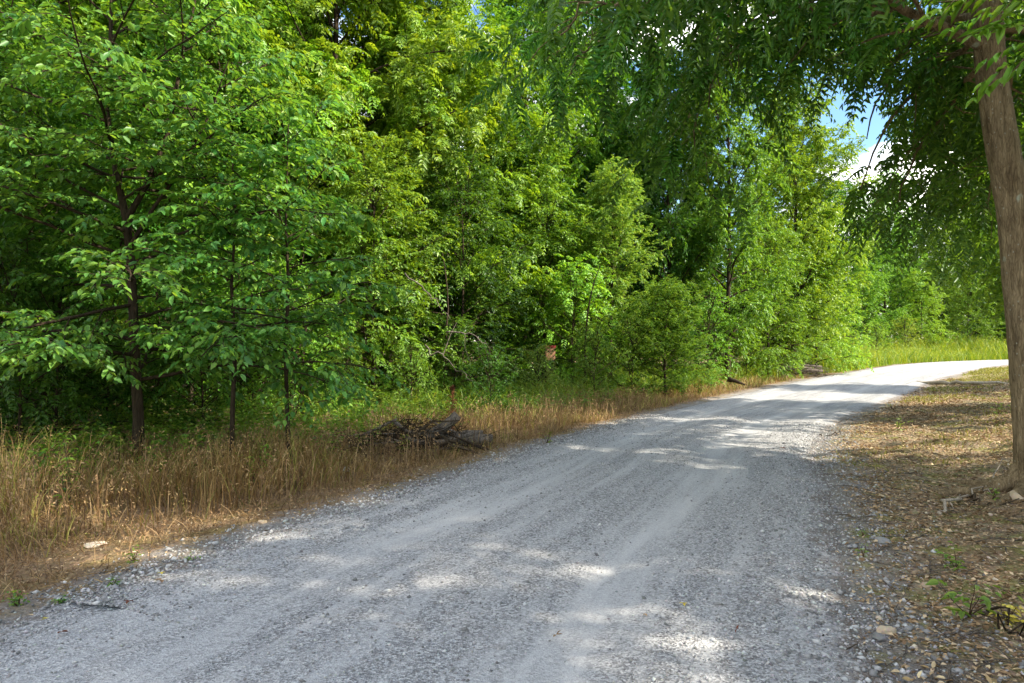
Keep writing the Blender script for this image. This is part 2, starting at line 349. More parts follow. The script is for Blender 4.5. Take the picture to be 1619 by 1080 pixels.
def ground_material():
    m, t, b, o = newmat('forest_floor')
    g = t.nodes.new('ShaderNodeNewGeometry'); P = g.outputs['Position']
    e = N(t, 'ShaderNodeAttribute', attribute_name='edge').outputs['Fac']; side = N(t, 'ShaderNodeAttribute', attribute_name='side').outputs['Fac']
    def nz(sc, de=6., ro=.6, di=0.):
        n = N(t, 'ShaderNodeTexNoise', Scale=sc, Detail=de, Roughness=ro, Distortion=di); t.links.new(P, n.inputs['Vector']); return n.outputs[0]
    n1 = nz(2.2); n2 = nz(26., 8., .7); n3 = nz(.9, 4.); n4 = nz(90., 4., .6)
    vor = N(t, 'ShaderNodeTexVoronoi', Scale=38.); t.links.new(P, vor.inputs['Vector'])
    soil = ramp(t, n2, [(.30, (.080, .056, .030)), (.50, (.240, .175, .098)), (.70, (.480, .375, .230))])
    chips = mixc(t, .35, soil, vor.outputs['Color'], 'OVERLAY')
    hsn = t.nodes.new('ShaderNodeHueSaturation'); hsn.inputs['Saturation'].default_value = .75; t.links.new(chips, hsn.inputs['Color']); soil = mixc(t, .5, soil, hsn.outputs[0])
    # bare tan dirt patches on the right bank
    soil = mixc(t, mth(t, 'MULTIPLY', ramp(t, n3, [(.52, (0, 0, 0)), (.62, (1, 1, 1))]), mth(t, 'MULTIPLY', side, .5)), soil, (.230, .150, .085))
    # moss and short green growth
    moss = ramp(t, n2, [(.35, (.090, .105, .018)), (.65, (.270, .280, .050))])
    soil = mixc(t, mth(t, 'MULTIPLY', ramp(t, n1, [(.50, (0, 0, 0)), (.62, (1, 1, 1))]), .65), soil, moss)
    # reddish dead matter on the left verge
    red = ramp(t, n2, [(.3, (.075, .040, .021)), (.7, (.300, .185, .100))])
    lf = mth(t, 'MULTIPLY', mth(t, 'SUBTRACT', 1., side), .6); soil = mixc(t, lf, soil, red)
    # grey dust from the road
    dust = ramp(t, n4, [(.3, (.12, .11, .10)), (.7, (.33, .31, .29))])
    er = mth(t, 'ADD', e, mth(t, 'MULTIPLY', mth(t, 'SUBTRACT', n1, .5), 1.6))
    soil = mixc(t, ramp(t, er, [(.0, (1, 1, 1)), (.55, (0, 0, 0))]), soil, dust)
    t.links.new(soil, b.inputs['Base Color']); b.inputs['Roughness'].default_value = .95; b.inputs['Specular IOR Level'].default_value = .1
    bp = t.nodes.new('ShaderNodeBump'); bp.inputs['Strength'].default_value = .9; bp.inputs['Distance'].default_value = .025
    t.links.new(mth(t, 'ADD', n2, mth(t, 'MULTIPLY', vor.outputs['Distance'], .6)), bp.inputs['Height']); t.links.new(bp.outputs[0], b.inputs['Normal'])
    return m
E_ = (np.abs(SDV) - HW)
gme = npmesh('ground', np.stack([GX, GY, GZ], -1).reshape(-1, 3), [gf], ground_material(), {'edge': np.clip(E_, -1, 50).ravel(), 'side': sstep(SDV, -.5, .5).ravel()}, smooth=True)
ground = props(obj('ground', gme), 'brown forest floor with leaf litter and moss on both sides of the gravel road', kind='structure')

# ------------------------------------------------------------------ road sheet
vs = [arc[np.argmin(np.abs(cen[:, 1] + 6))]]
v_cam = arc[np.argmin(np.abs(cen[:, 1] - 3))]
while vs[-1] < arc[-1] - .5:
    vs.append(vs[-1] + (  .07 if 0 < vs[-1] - v_cam + 1 < 12 else (.2 if vs[-1] - v_cam < 30 else .5)))
vs = np.array(vs); us = np.linspace(-1.26, 1.26, 73)
cc, nn_, hh = road_at(vs)
RX = cc[:, None, 0] + nn_[:, None, 0] * us[None] * hh[:, None]; RY = cc[:, None, 1] + nn_[:, None, 1] * us[None] * hh[:, None]
UU = np.broadcast_to(us[None], RX.shape); VV = np.broadcast_to(vs[:, None], RX.shape)
RZ = road_h(UU, VV, RX, RY)
ny, nx = RX.shape; ii = (np.arange(ny - 1)[:, None] * nx + np.arange(nx - 1)[None]); rf = np.stack([ii, ii + 1, ii + nx + 1, ii + nx], -1).reshape(-1, 4)
def road_material():
    m, t, b, o = newmat('crushed_gravel')
    g = t.nodes.new('ShaderNodeNewGeometry'); P = g.outputs['Position']
    u = N(t, 'ShaderNodeAttribute', attribute_name='across').outputs['Fac']; v = N(t, 'ShaderNodeAttribute', attribute_name='along').outputs['Fac']
    cx = t.nodes.new('ShaderNodeCombineXYZ'); t.links.new(mth(t, 'MULTIPLY', u, 5.0), cx.inputs[0]); t.links.new(mth(t, 'MULTIPLY', v, .17), cx.inputs[1])
    ns = N(t, 'ShaderNodeTexNoise', Scale=2.2, Detail=6., Roughness=.62); t.links.new(cx.outputs[0], ns.inputs['Vector'])      # streaks along the ruts
    def nz(sc, de=5., ro=.6):
        n = N(t, 'ShaderNodeTexNoise', Scale=sc, Detail=de, Roughness=ro); t.links.new(P, n.inputs['Vector']); return n.outputs[0]
    n1 = nz(1.6, 4.); nf = nz(70., 6., .7)
    v1 = N(t, 'ShaderNodeTexVoronoi', Scale=85.); t.links.new(P, v1.inputs['Vector'])
    v2 = N(t, 'ShaderNodeTexVoronoi', Scale=190.); t.links.new(P, v2.inputs['Vector'])
    ug = mth(t, 'ADD', u, mth(t, 'MULTIPLY', mth(t, 'SUBTRACT', n1, .5), .16))
    def bell(c, w):
        d = mth(t, 'DIVIDE', mth(t, 'SUBTRACT', ug, c), w); return mth(t, 'POWER', 2.718, mth(t, 'MULTIPLY', mth(t, 'MULTIPLY', d, d), -1.))
    trk = mth(t, 'ADD', mth(t, 'ADD', bell(-.47, .15), bell(.36, .16)), mth(t, 'MULTIPLY', bell(-.12, .08), .5))
    comp = mth(t, 'MULTIPLY_ADD', trk, .55, True); t.nodes[-1].inputs[2].default_value = 0
    comp = mth(t, 'ADD', comp, mth(t, 'MULTIPLY', mth(t, 'SUBTRACT', ns.outputs[0], .47), 3.2), True)
    sc1 = ramp(t, N_sep(t, v1.outputs['Color']), [(0, (.16, .155, .152)), (.5, (.33, .322, .315)), (1, (.56, .55, .535))])
    sc2 = ramp(t, N_sep(t, v2.outputs['Color']), [(0, (.38, .372, .362)), (.5, (.455, .445, .432)), (1, (.53, .52, .50))])
    col = mixc(t, comp, sc1, sc2); col = mixc(t, .9, col, (.93, .94, .97), 'MULTIPLY')
    col = mixc(t, .35, col, ramp(t, nf, [(.3, (.3, .3, .3)), (.7, (.7, .7, .7))]), 'OVERLAY')
    # fine brown debris in the loose parts
    col = mixc(t, mth(t, 'MULTIPLY', ramp(t, nz(9., 6., .75), [(.60, (0, 0, 0)), (.68, (1, 1, 1))]), .35), col, (.13, .10, .075))
    # soil works in at the edges
    au = mth(t, 'ABSOLUTE', u); ed = ramp(t, mth(t, 'ADD', au, mth(t, 'MULTIPLY', mth(t, 'SUBTRACT', nz(3., 5., .7), .5), .5)), [(.93, (0, 0, 0)), (1.08, (1, 1, 1))])
    col = mixc(t, mth(t, 'MULTIPLY', ed, .65), col, (.125, .085, .052))
    t.links.new(col, b.inputs['Base Color']); b.inputs['Roughness'].default_value = .9; b.inputs['Specular IOR Level'].default_value = .058
    bp = t.nodes.new('ShaderNodeBump'); bp.inputs['Distance'].default_value = .012
    t.links.new(mth(t, 'MULTIPLY_ADD', comp, -.6), bp.inputs['Strength']); t.nodes[-1].inputs[2].default_value = .9 if t.nodes[-1].type == 'MATH' else 0
    t.links.new(mth(t, 'ADD', v1.outputs['Distance'], mth(t, 'MULTIPLY', nf, .5)), bp.inputs['Height']); t.links.new(bp.outputs[0], b.inputs['Normal'])
    return m
def N_sep(t, c):
    s = t.nodes.new('ShaderNodeSeparateColor'); t.links.new(c, s.inputs[0]); return s.outputs[0]
rme = npmesh('gravel_road', np.stack([RX, RY, RZ], -1).reshape(-1, 3), [rf], road_material(), {'across': UU.ravel(), 'along': VV.ravel()}, smooth=True)
road = props(obj('gravel_road', rme), 'pale grey crushed gravel road with wheel tracks curving away to the right', kind='structure')

# ------------------------------------------------------------------ gravel stones
STV = np.array([[1, 0, 0], [0, 1, 0], [-1, 0, 0], [0, -1, 0], [.1, .05, 1], [.5, .6, -.5], [-.6, .4, -.5]], float)
ico_v = unit(np.array([[1, .1, .2], [.2, 1, .1], [-1, .2, .1], [-.1, -1, .3], [.2, .1, 1], [0, 0, -1]], float)); ico_f = np.array([[0, 1, 4], [1, 2, 4], [2, 3, 4], [3, 0, 4], [1, 0, 5], [2, 1, 5], [3, 2, 5], [0, 3, 5]])
def stones_mesh(name, P, size, mat):
    n = len(P); k = 6
    V = ico_v[None] * (1 + rng.uniform(-.35, .35, (n, k, 1))) * size[:, None, None] * np.stack([rng.uniform(.7, 1.25, n), rng.uniform(.6, 1, n), rng.uniform(.45, .8, n)], 1)[:, None]
    th = rng.uniform(0, 6.28, n); tl = rng.normal(0, .4, n); c, s = np.cos(tl)[:, None], np.sin(tl)[:, None]
    V = np.stack([V[..., 0] * c - V[..., 2] * s, V[..., 1], V[..., 0] * s + V[..., 2] * c], -1); c, s = np.cos(th)[:, None], np.sin(th)[:, None]
    V = np.stack([V[..., 0] * c - V[..., 1] * s, V[..., 0] * s + V[..., 1] * c, V[..., 2]], -1) + P[:, None]
    Fc = (ico_f[None] + (np.arange(n) * k)[:, None, None]).reshape(-1, 3)
    return npmesh(name, V.reshape(-1, 3), [Fc], mat, {'rnd': np.repeat(rng.random(n), k)})
def road_pts(n, ylo=2.8, yhi=14, edge=False):
    v0 = arc[np.argmin(np.abs(cen[:, 1] - ylo + 2.5))]; v1 = arc[np.argmin(np.abs(cen[:, 1] - yhi))]
    v = v0 + (v1 - v0) * rng.random(n) ** 1.7
    u = rng.uniform(-1.16, 1.16, n)
    if edge: u = np.where(rng.random(n) < .5, rng.normal(-1.02, .07, n), rng.normal(1.08, .16, n))
    c, nn, h = road_at(v); x = c[:, 0] + nn[:, 0] * u * h; y = c[:, 1] + nn[:, 1] * u * h
    return u, v, x, y
def visible(x, y, m=.06): return (y > 2.6) & (np.abs(x / np.maximum(y, .1)) < .75 + m)
u, v, x, y = road_pts(80000)
loose = 1 - .85 * (np.exp(-((u + .47) / .14) ** 2) + np.exp(-((u - .36) / .15) ** 2)); loose = loose * (.55 + .45 * np.abs(u)) + .35 * fbm(u * 3, v * .3, 1.5, 3, 12)
k = visible(x, y) & (rng.random(len(x)) < np.clip(loose, .03, 1) * .8); u, v, x, y = u[k], v[k], x[k], y[k]
sz = np.clip(rng.lognormal(math.log(.0070), .38, len(x)), .003, .022) * (1 + .25 * np.clip((np.abs(u) - .7) * 3, 0, 1))
z = np.maximum(road_h(u, v, x, y), ground_h(x, y) - .02)
P1 = np.stack([x, y, z + sz * .15], 1)
u, v, x, y = road_pts(26000, edge=True); k = visible(x, y); u, v, x, y = u[k], v[k], x[k], y[k]
sz2 = np.clip(rng.lognormal(math.log(.0095), .42, len(x)), .004, .03); z = np.maximum(road_h(u, v, x, y), ground_h(x, y))
P2 = np.stack([x, y, z + sz2 * .15], 1)
PP = np.concatenate([P1, P2]); SZ = np.concatenate([sz, sz2])
big = np.argsort(-SZ / PP[:, 1])[:280]; rest = np.ones(len(PP), bool); rest[big] = False
props(obj('loose_gravel', stones_mesh('loose_gravel', PP[rest], SZ[rest], M['stone']), road), kind='stuff')
protos = []
for i in range(8): protos.append(stones_mesh('stone', np.zeros((1, 3)), np.ones(1), M['stone']))
for i in big:
    o = obj('stone', protos[i % 8], road); o.location = PP[i]; s = SZ[i] * 1.15; o.scale = (s, s, s); o.rotation_euler.z = rng.uniform(0, 6.28)

def blade_mesh(name, x, y, z, h, w, lean, mat, head=0., headsize=.012, ang=None):
    """Curved grass blades, some with seed heads."""
    n = len(x); th = rng.uniform(0, 6.28, n) if ang is None else ang; ln = lean * rng.uniform(.2, 1.6, n)
    d = np.stack([np.cos(th), np.sin(th), np.zeros(n)], 1); ph = rng.uniform(0, 6.28, n); s = np.stack([np.cos(ph), np.sin(ph), np.zeros(n)], 1) * w[:, None] * .5
    B = np.stack([x, y, z - .01], 1); up = np.array([0, 0, 1.])
    m1 = B + up * (h * .45)[:, None] + d * (ln * h * .18)[:, None]; m2 = B + up * (h * .80)[:, None] + d * (ln * h * .48)[:, None]; tp = B + up * (h * (1 - .12 * ln))[:, None] + d * (ln * h * .85)[:, None]
    V = np.stack([B - s, B + s, m1 + s * .85, m1 - s * .85, m2 + s * .6, m2 - s * .6, tp], 1); k = 7
    i = (np.arange(n) * k)[:, None]
    q = np.concatenate([i + np.array([0, 1, 2, 3]), i + np.array([3, 2, 4, 5])]); t3 = i + np.array([5, 4, 6]); rn = np.repeat(rng.random(n), k)
    V = V.reshape(-1, 3)
    if head:
        hh = np.where(rng.random(n) < head)[0]; reps = 4
        bp = np.repeat(tp[hh], reps, 0) + rng.normal(0, headsize * .9, (len(hh) * reps, 3)) * np.array([1, 1, 2.2]); ax = np.repeat(d[hh], reps, 0) + rng.normal(0, .5, (len(hh) * reps, 3)) - up * .6
        ls = leafset(bp, ax, rng.normal(size=bp.shape), np.full(len(bp), headsize * 2.6) * rng.uniform(.6, 1.3, len(bp)), np.full(len(bp), headsize * .8))
        T, TF = TPL['di']; HV = (ls['p'][:, None] + T[None, :, 0:1] * ls['L'][:, None, None] * ls['a'][:, None] + T[None, :, 1:2] * ls['W'][:, None, None] * ls['s'][:, None]).reshape(-1, 3)
        HF = (TF[None] + (np.arange(len(bp)) * 4)[:, None, None]).reshape(-1, 3) + len(V); V = np.concatenate([V, HV]); t3 = np.concatenate([t3, HF]); rn = np.concatenate([rn, np.repeat(rng.uniform(.5, 1, len(bp)), 4)])
    return npmesh(name, V, [q, t3], mat, {'rnd': rn})

def scatter(n, xr, yr, cond):
    x = rng.uniform(*xr, n); y = rng.uniform(*yr, n); s, h, v = road_sd(x, y); e = np.abs(s) - h
    k = cond(x, y, s, e); k = k if k.dtype == bool else rng.random(n) < k
    return x[k], y[k], s[k], e[k]

# ------------------------------------------------------------------ trees
def curve(p, d, L, n=6, up=0., wob=.12, droop=0.):
    p = np.array(p, float); d = unit(np.array(d, float)); pts = [p.copy()]; st = L / (n - 1)
    for i in range(n - 1):
        d = unit(d + rng.normal(0, wob, 3) + np.array([0, 0, up - droop * (i + 1) / n])); p = p + d * st; pts.append(p.copy())
    return np.array(pts)
def interp_path(pts, s):
    t = s * (len(pts) - 1); i = min(int(t), len(pts) - 2); return pts[i] * (1 - t + i) + pts[i + 1] * (t - i), unit(pts[i + 1] - pts[i])

def limbs_to_twigs(limbs, sub_per_m, sub_len, twig_per_m, twig_len, s0=.22, wood=None, flat=.35, droop=.25, filt=None):
    """Secondary branches along the limbs, twigs along those. Returns twig starts, directions, lengths."""
    tp, td, tl = [], [], []
    for pts, r0 in limbs:
        L = np.linalg.norm(np.diff(pts, axis=0), axis=1).sum(); m = max(3, int(L * sub_per_m))
        for j in range(m):
            s = s0 + (1 - s0) * (j + rng.random() * .8) / m; p, t = interp_path(pts, min(s, .999))
            side = unit(np.cross(t, [0, 0, 1.]) + 1e-6) * (1 if j % 2 else -1)
            d = t * rng.uniform(.35, .8) + side * rng.uniform(.5, 1) + np.array([0, 0, rng.normal(.1, flat)])
            l = sub_len * rng.uniform(.6, 1.25) * (1.1 - .55 * s)
            b = curve(p, d, l, 5, 0, .14, droop)
            if filt is not None and not filt(b).all(): continue
            if wood is not None: wood.add(b, np.linspace(r0 * .35 * (1.1 - s) + .003, .0025, 5), 4)
            k = max(2, int(l * twig_per_m))
            for q in range(k):
                u = .15 + .85 * (q + rng.random()) / k; pp, tt = interp_path(b, min(u, .999))
                sd2 = unit(np.cross(tt, [0, 0, 1.]) + 1e-6) * (1 if q % 2 else -1)
                dd = tt * .7 + sd2 * rng.uniform(.3, 1.) + np.array([0, 0, rng.normal(0, flat)])
                tp.append(pp); td.append(dd); tl.append(twig_len * rng.uniform(.6, 1.3) * (1.15 - .4 * u))
    return np.array(tp), unit(np.array(td)), np.array(tl)

def skeleton(H, R_, cb, nl, tr, prof=(.75, 1, .8, .3), lean=(0, 0), e0=8, e1=62, wob=.16):
    z = np.linspace(0, 1, 12)
    T = np.stack([lean[0] * z ** 1.5 + wob * H * .12 * np.sin(z * 5 + rng.uniform(0, 6)) * z, lean[1] * z ** 1.5 + wob * H * .12 * np.sin(z * 4 + rng.uniform(0, 6)) * z, z * H], 1)
    tr_ = tr * (1 - .86 * z ** .9) * (1 + .45 * np.exp(-z * H / .25)); limbs = []
    for i in range(nl):
        c = (i + rng.random()) / nl; t = cb + (1 - cb) * c * .97; p, _ = interp_path(T, t); a = i * 2.4 + rng.normal(0, .3)
        el = R(e0 + (e1 - e0) * c + rng.normal(0, 7)); L = R_ * np.interp(c, [0, .33, .7, 1], prof) * rng.uniform(.75, 1.2)
        d = [math.cos(a) * math.cos(el), math.sin(a) * math.cos(el), math.sin(el)]
        limbs.append((curve(p, d, L, 7, .03, .09, .16 * (1 - c)), max(.012, tr * .42 * (1 - t * .8))))
    return T, tr_, limbs

def make_tree(name, label, cat, H, R_, cb, nl, tr, kind, mat, bark, leaf=.11, prof=(.75, 1, .8, .3), sub=2.6, sl=1.25, tw=5.0, tl_=.5, per=9, tpl='di', e0=8, e1=62, droop=.25, lean=(0, 0), flat=.35):
    T, tr_, limbs = skeleton(H, R_, cb, nl, tr, prof, lean, e0, e1)
    root = empty(name, (0, 0, 0), label, cat)
    obj('trunk', Tubes().add(T, tr_, 10, rough=.05).mesh('trunk', bark), root)
    wood = Tubes()
    for p, r in limbs: wood.add(p, np.linspace(r, .008, len(p)), 6)
    a, d, l = limbs_to_twigs(limbs, sub, sl, tw, tl_, wood=wood, droop=droop, flat=flat)
    props(obj('branches', wood.mesh('branches', bark), root), kind='stuff')
    if kind == 'simple': ls = simple_leaves(a, d, l, per, leaf, .52)
    else:
        rep = per; A = np.repeat(a, rep, 0) + np.repeat(d * l[:, None], rep, 0) * rng.random((len(a) * rep, 1)); D = np.repeat(d, rep, 0) + rng.normal(0, .55, (len(a) * rep, 3))
        ls, _, _ = compound_leaves(A, D, rng.uniform(.28, .45, len(A)), 5, leaf, .42, .55)
    obj('crown', leaf_mesh('crown', ls, mat, tpl), root)
    return root

def dup(root, loc, rz=0, sc=1, label=None, group=None, mat=None, cat=None, name=None):
    r = root.copy(); C.objects.link(r); r.location = loc; r.rotation_euler.z = rz; r.scale = (sc, sc, sc) if not isinstance(sc, tuple) else sc
    if label: r['label'] = label
    if cat: r['category'] = cat
    if group: r['group'] = group
    elif 'group' in r: del r['group']
    if name: r.name = name
    for ch in list(root.children):
        c = ch.copy(); C.objects.link(c); c.parent = r
        if mat and ch.name.startswith('crown'):
            c.material_slots[0].link = 'OBJECT'; c.material_slots[0].material = mat
    return r

G = lambda x, y: float(ground_h(np.array([x]), np.array([y]))[0])
protos_t = {}
def proto(key, *a, **k):
    protos_t[key] = [make_tree(*a, **k), False]
proto('pinA', 'feathery_tree', 'x', 'tree', 14.5, 4.4, .16, 50, .17, 'pin', M['yellowgreen'], M['bark_dark'], leaf=.135, per=4, sub=2.9, sl=1.35, tw=6.2, droop=.35, e0=14, flat=.5)
proto('pinB', 'feathery_tree', 'x', 'tree', 13.0, 4.9, .18, 44, .16, 'pin', M['yellowgreen'], M['bark_dark'], leaf=.14, per=4, sub=2.9, sl=1.35, tw=6.2, prof=(.6, .9, 1, .45), droop=.35, e0=14, flat=.5)
proto('broadA', 'leafy_tree', 'x', 'tree', 13.5, 4.0, .10, 56, .15, 'simple', M['midgreen'], M['bark_dark'], leaf=.17, per=14, sub=3.6, sl=1.35, tw=8, prof=(.8, .9, 1, .6), e0=18, e1=68, flat=.6, droop=.12)
proto('broadB', 'leafy_tree', 'x', 'tree', 11.5, 4.3, .08, 50, .14, 'simple', M['midgreen'], M['bark_dark'], leaf=.17, per=14, sub=3.6, sl=1.35, tw=8, prof=(.85, 1, 1, .6), e0=16, e1=62, flat=.6, droop=.12)
proto('low', 'leafy_tree', 'x', 'tree', 6.5, 2.5, .06, 38, .06, 'simple', M['midgreen'], M['bark_dark'], leaf=.13, per=12, sub=4, sl=1.0, tw=8.5, prof=(.9, 1, .95, .5), e0=14, e1=66, flat=.5)
proto('shrub', 'shrub', 'x', 'shrub', 2.6, 1.4, .03, 30, .03, 'simple', M['midgreen'], M['bark_dark'], leaf=.09, per=11, sub=4.5, sl=.6, tw=9, tl_=.32, prof=(1, 1, .9, .5), e0=15, e1=72, flat=.6)
proto('sumac', 'shrub', 'x', 'shrub', 3.4, 1.5, .12, 22, .035, 'pin', M['paletip'], M['bark_dark'], leaf=.11, per=2, sub=4, sl=.6, tw=6, tl_=.35, prof=(1, 1, .9, .6), e0=20, e1=70)
protos_used = {k: 0 for k in protos_t}
def plant(key, x, y, sc, label, mat=None, group=None, rz=None, cat=None, name=None, z=None, hs=1.):
    root = protos_t[key][0]; rz = rng.uniform(0, 6.28) if rz is None else rz; z = G(x, y) - .03 if z is None else z
    scl = (sc, sc, sc * hs)
    if not protos_used[key]:
        r = root; r.location = (x, y, z); r.rotation_euler.z = rz; r.scale = scl; r['label'] = label
        if group: r['group'] = group
        if cat: r['category'] = cat
        if name: r.name = name
        if mat:
            for c in r.children:
                if c.name.startswith('crown'): c.material_slots[0].link = 'OBJECT'; c.material_slots[0].material = mat
        protos_used[key] = 1; return r
    protos_used[key] += 1
    r = dup(root, (x, y, z), rz, scl, label, group, mat, cat, name)
    if not mat:
        for c in r.children:
            if c.name.startswith('crown') and c.material_slots[0].link == 'OBJECT': c.material_slots[0].link = 'DATA'
    return r

YG, MG, DG, PT = M['yellowgreen'], M['midgreen'], M['darkgreen'], M['paletip']
# trees of the wood's edge, left to right: photo column px, distance
def at_px(px, d): return (px - 809.5) / F * d
front = [
 ('broadA', 30, 14.0, .95, MG, 'tall leafy tree at the far left edge behind the near broad-leaved tree', 1),
 ('low', -40, 10.5, 1.0, DG, 'dark low leafy tree cut by the left edge of the photo', 1),
 ('low', 70, 11.8, .85, DG, 'dark low tree with spreading boughs just left of the forked near trunk', 1),
 ('pinA', 320, 17.5, 1.0, YG, 'tall feathery yellow-green tree rising behind the near broad-leaved tree', 1),
 ('broadB', 180, 17.5, 1.1, MG, 'broad mid green tree standing behind the forked near trunk', 1),
 ('pinB', 520, 20.0, 1.15, YG, 'tallest feathery yellow-green tree left of the middle of the wood', 1),
 ('pinA', 690, 22.0, .92, YG, 'feathery yellow-green tree above the brush pile', 1),
 ('low', 590, 17.0, .88, MG, 'bushy mid green small tree behind the brush pile', 1),
 ('low', 730, 19.0, .92, DG, 'dark green rounded small tree with a vine-like crown in the middle of the wood edge', 1),
 ('broadA', 830, 27.0, .98, MG, 'leafy tree seen between the feathery trees and the overhanging boughs', 1.15),
 ('broadA', 900, 31.0, 1.05, MG, 'tall leafy tree filling the notch right of the feathery trees', 1.02),
 ('broadB', 985, 33.0, 1.05, DG, 'tall shaded tree behind the pale-tipped small tree', 1.1),
 ('low', 860, 22.5, .92, MG, 'small leafy tree directly above the salmon coloured panel', 1),
 ('broadA', 965, 23.0, .50, PT, 'small tree with pale yellow-green branch tips near the middle', 1),
 ('broadB', 1060, 29.0, .85, DG, 'shaded leafy tree behind the rounded roadside bush', 1.25),
 ('broadA', 1150, 27.0, .74, MG, 'leafy tree with a dark forked trunk beside the rounded bush', 1.3),
 ('broadB', 1255, 34.0, .90, YG, 'sunlit yellow-green tree standing before the patch of open sky', 1.22),
 ('low', 1290, 34.5, 1.15, YG, 'bright low tree beside the far brush pile', 1),
 ('low', 1215, 30.0, .95, MG, 'small leafy tree with a thin dark stem behind the far brush pile', 1),
 ('broadB', 1400, 66.0, .95, MG, 'far leafy tree at the inside of the road bend', 1.45),
 ('broadA', 1490, 70.0, .85, YG, 'far sunlit tree with layered boughs above the tall grass', 1.4),
 ('broadB', 1600, 80.0, .85, DG, 'dark far tree behind the right-hand trunk', 1.7),
]
for key, px, d, sc, mat, label, hs in front:
    plant(key, at_px(px, d), d, sc, label, mat, hs=hs)
back = [(-150, 17), (100, 22), (250, 24), (420, 23), (600, 26), (760, 25), (-60, 21), (900, 36), (980, 34), (500, 31), (300, 32), (1100, 42), (120, 31), (680, 36), (820, 44), (560, 42), (400, 42), (1190, 46), (-20, 28)]
for i, (px, d) in enumerate(back):
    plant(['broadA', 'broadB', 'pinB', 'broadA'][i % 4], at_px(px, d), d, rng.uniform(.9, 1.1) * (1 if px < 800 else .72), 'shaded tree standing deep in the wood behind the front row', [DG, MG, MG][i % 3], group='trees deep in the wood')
for px, d in [(-100, 15), (20, 18), (140, 15.5), (230, 14.5), (330, 20), (400, 18), (480, 20), (560, 22), (650, 21), (740, 22), (810, 24), (930, 28), (1010, 33), (60, 25), (1100, 34)]:
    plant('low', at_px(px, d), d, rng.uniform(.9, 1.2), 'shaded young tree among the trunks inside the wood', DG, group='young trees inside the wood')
farb = [(1330, 78), (1560, 74), (1610, 84), (1445, 88), (1540, 92), (1640, 88), (1700, 70), (1250, 62), (1380, 92)]
for i, (px, d) in enumerate(farb):
    plant(['broadB', 'broadA'][i % 2], at_px(px, d), d, rng.uniform(1.2, 1.5), 'dark tree in the distant belt beyond the bend of the road', DG, group='trees beyond the bend')
# the wood goes on as one mass far behind
bp_ = np.array([(-95, -5), (-75, 30), (-45, 52), (-15, 62), (12, 72), (38, 92), (75, 108), (130, 104), (170, 80)], float); nb_ = 1000
t_ = np.where(rng.random(nb_) < .45, rng.uniform(3.5, 7.6, nb_), rng.random(nb_) * (len(bp_) - 1.001)); i_ = t_.astype(int); cx_ = bp_[i_] * (1 - (t_ - i_))[:, None] + bp_[i_ + 1] * (t_ - i_)[:, None] + rng.normal(0, 3.5, (nb_, 2)); cz_ = rng.random(nb_) ** 1.25 * (13 + 2.5 * fbm(cx_[:, 0], cx_[:, 1], .08, 3, 44))
cr_ = rng.uniform(1.6, 3.6, nb_); per_ = 85; q = unit(rng.normal(size=(nb_, per_, 3))) * (rng.random((nb_, per_, 1)) ** .4) * cr_[:, None, None] * np.array([1, 1, .75]) + np.concatenate([cx_, cz_[:, None]], 1)[:, None]
q = q.reshape(-1, 3); q[:, 2] = np.maximum(q[:, 2], .1); Lq = rng.uniform(.35, .75, len(q)); ls = leafset(q, rng.normal(size=q.shape), rng.normal(0, .5, q.shape) + [0, 0, 1], Lq, Lq * .6)
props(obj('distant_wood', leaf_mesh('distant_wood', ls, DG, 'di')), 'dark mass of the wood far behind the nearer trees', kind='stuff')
# lower trees closing the far end
for px, d, sc, mat, lab in [(1365, 60, 1.2, MG, 'low leafy tree at the left end of the far tall grass'), (1455, 64, 1.1, YG, 'low sunlit tree overhanging the far tall grass'), (1530, 67, 1.2, MG, 'low tree with hanging boughs behind the far tall grass'), (1600, 72, 1.3, DG, 'low dark tree by the right-hand trunk in the distance')]:
    plant('low', at_px(px, d), d, sc, lab, mat)

# thin bare understorey stems that show in the dark under the crowns
for i, (px, d, h) in enumerate([(575, 20, 4), (605, 23, 5), (640, 19, 4), (668, 22, 5), (690, 17, 4), (845, 22, 4.5), (897, 24, 5), (925, 20, 4), (1020, 27, 6), (1045, 30, 6), (1000, 25, 5), (300, 15, 4), (478, 14, 3.4), (420, 16, 4)]):
    x = at_px(px, d); g = G(x, d)
    t = Tubes().add(curve((0, 0, -.05), (rng.normal(0, .08), rng.normal(0, .08), 1), h, 9, .03, .06), np.linspace(.035 + .02 * rng.random(), .012, 9), 6)
    o = obj('sapling_stem', t.mesh('sapling_stem', M['bark_dark'])); o.location = (x, d, g)
    props(o, 'thin dark bare stem standing in the shade under the crowns', 'sapling', 'thin stems under the crowns')

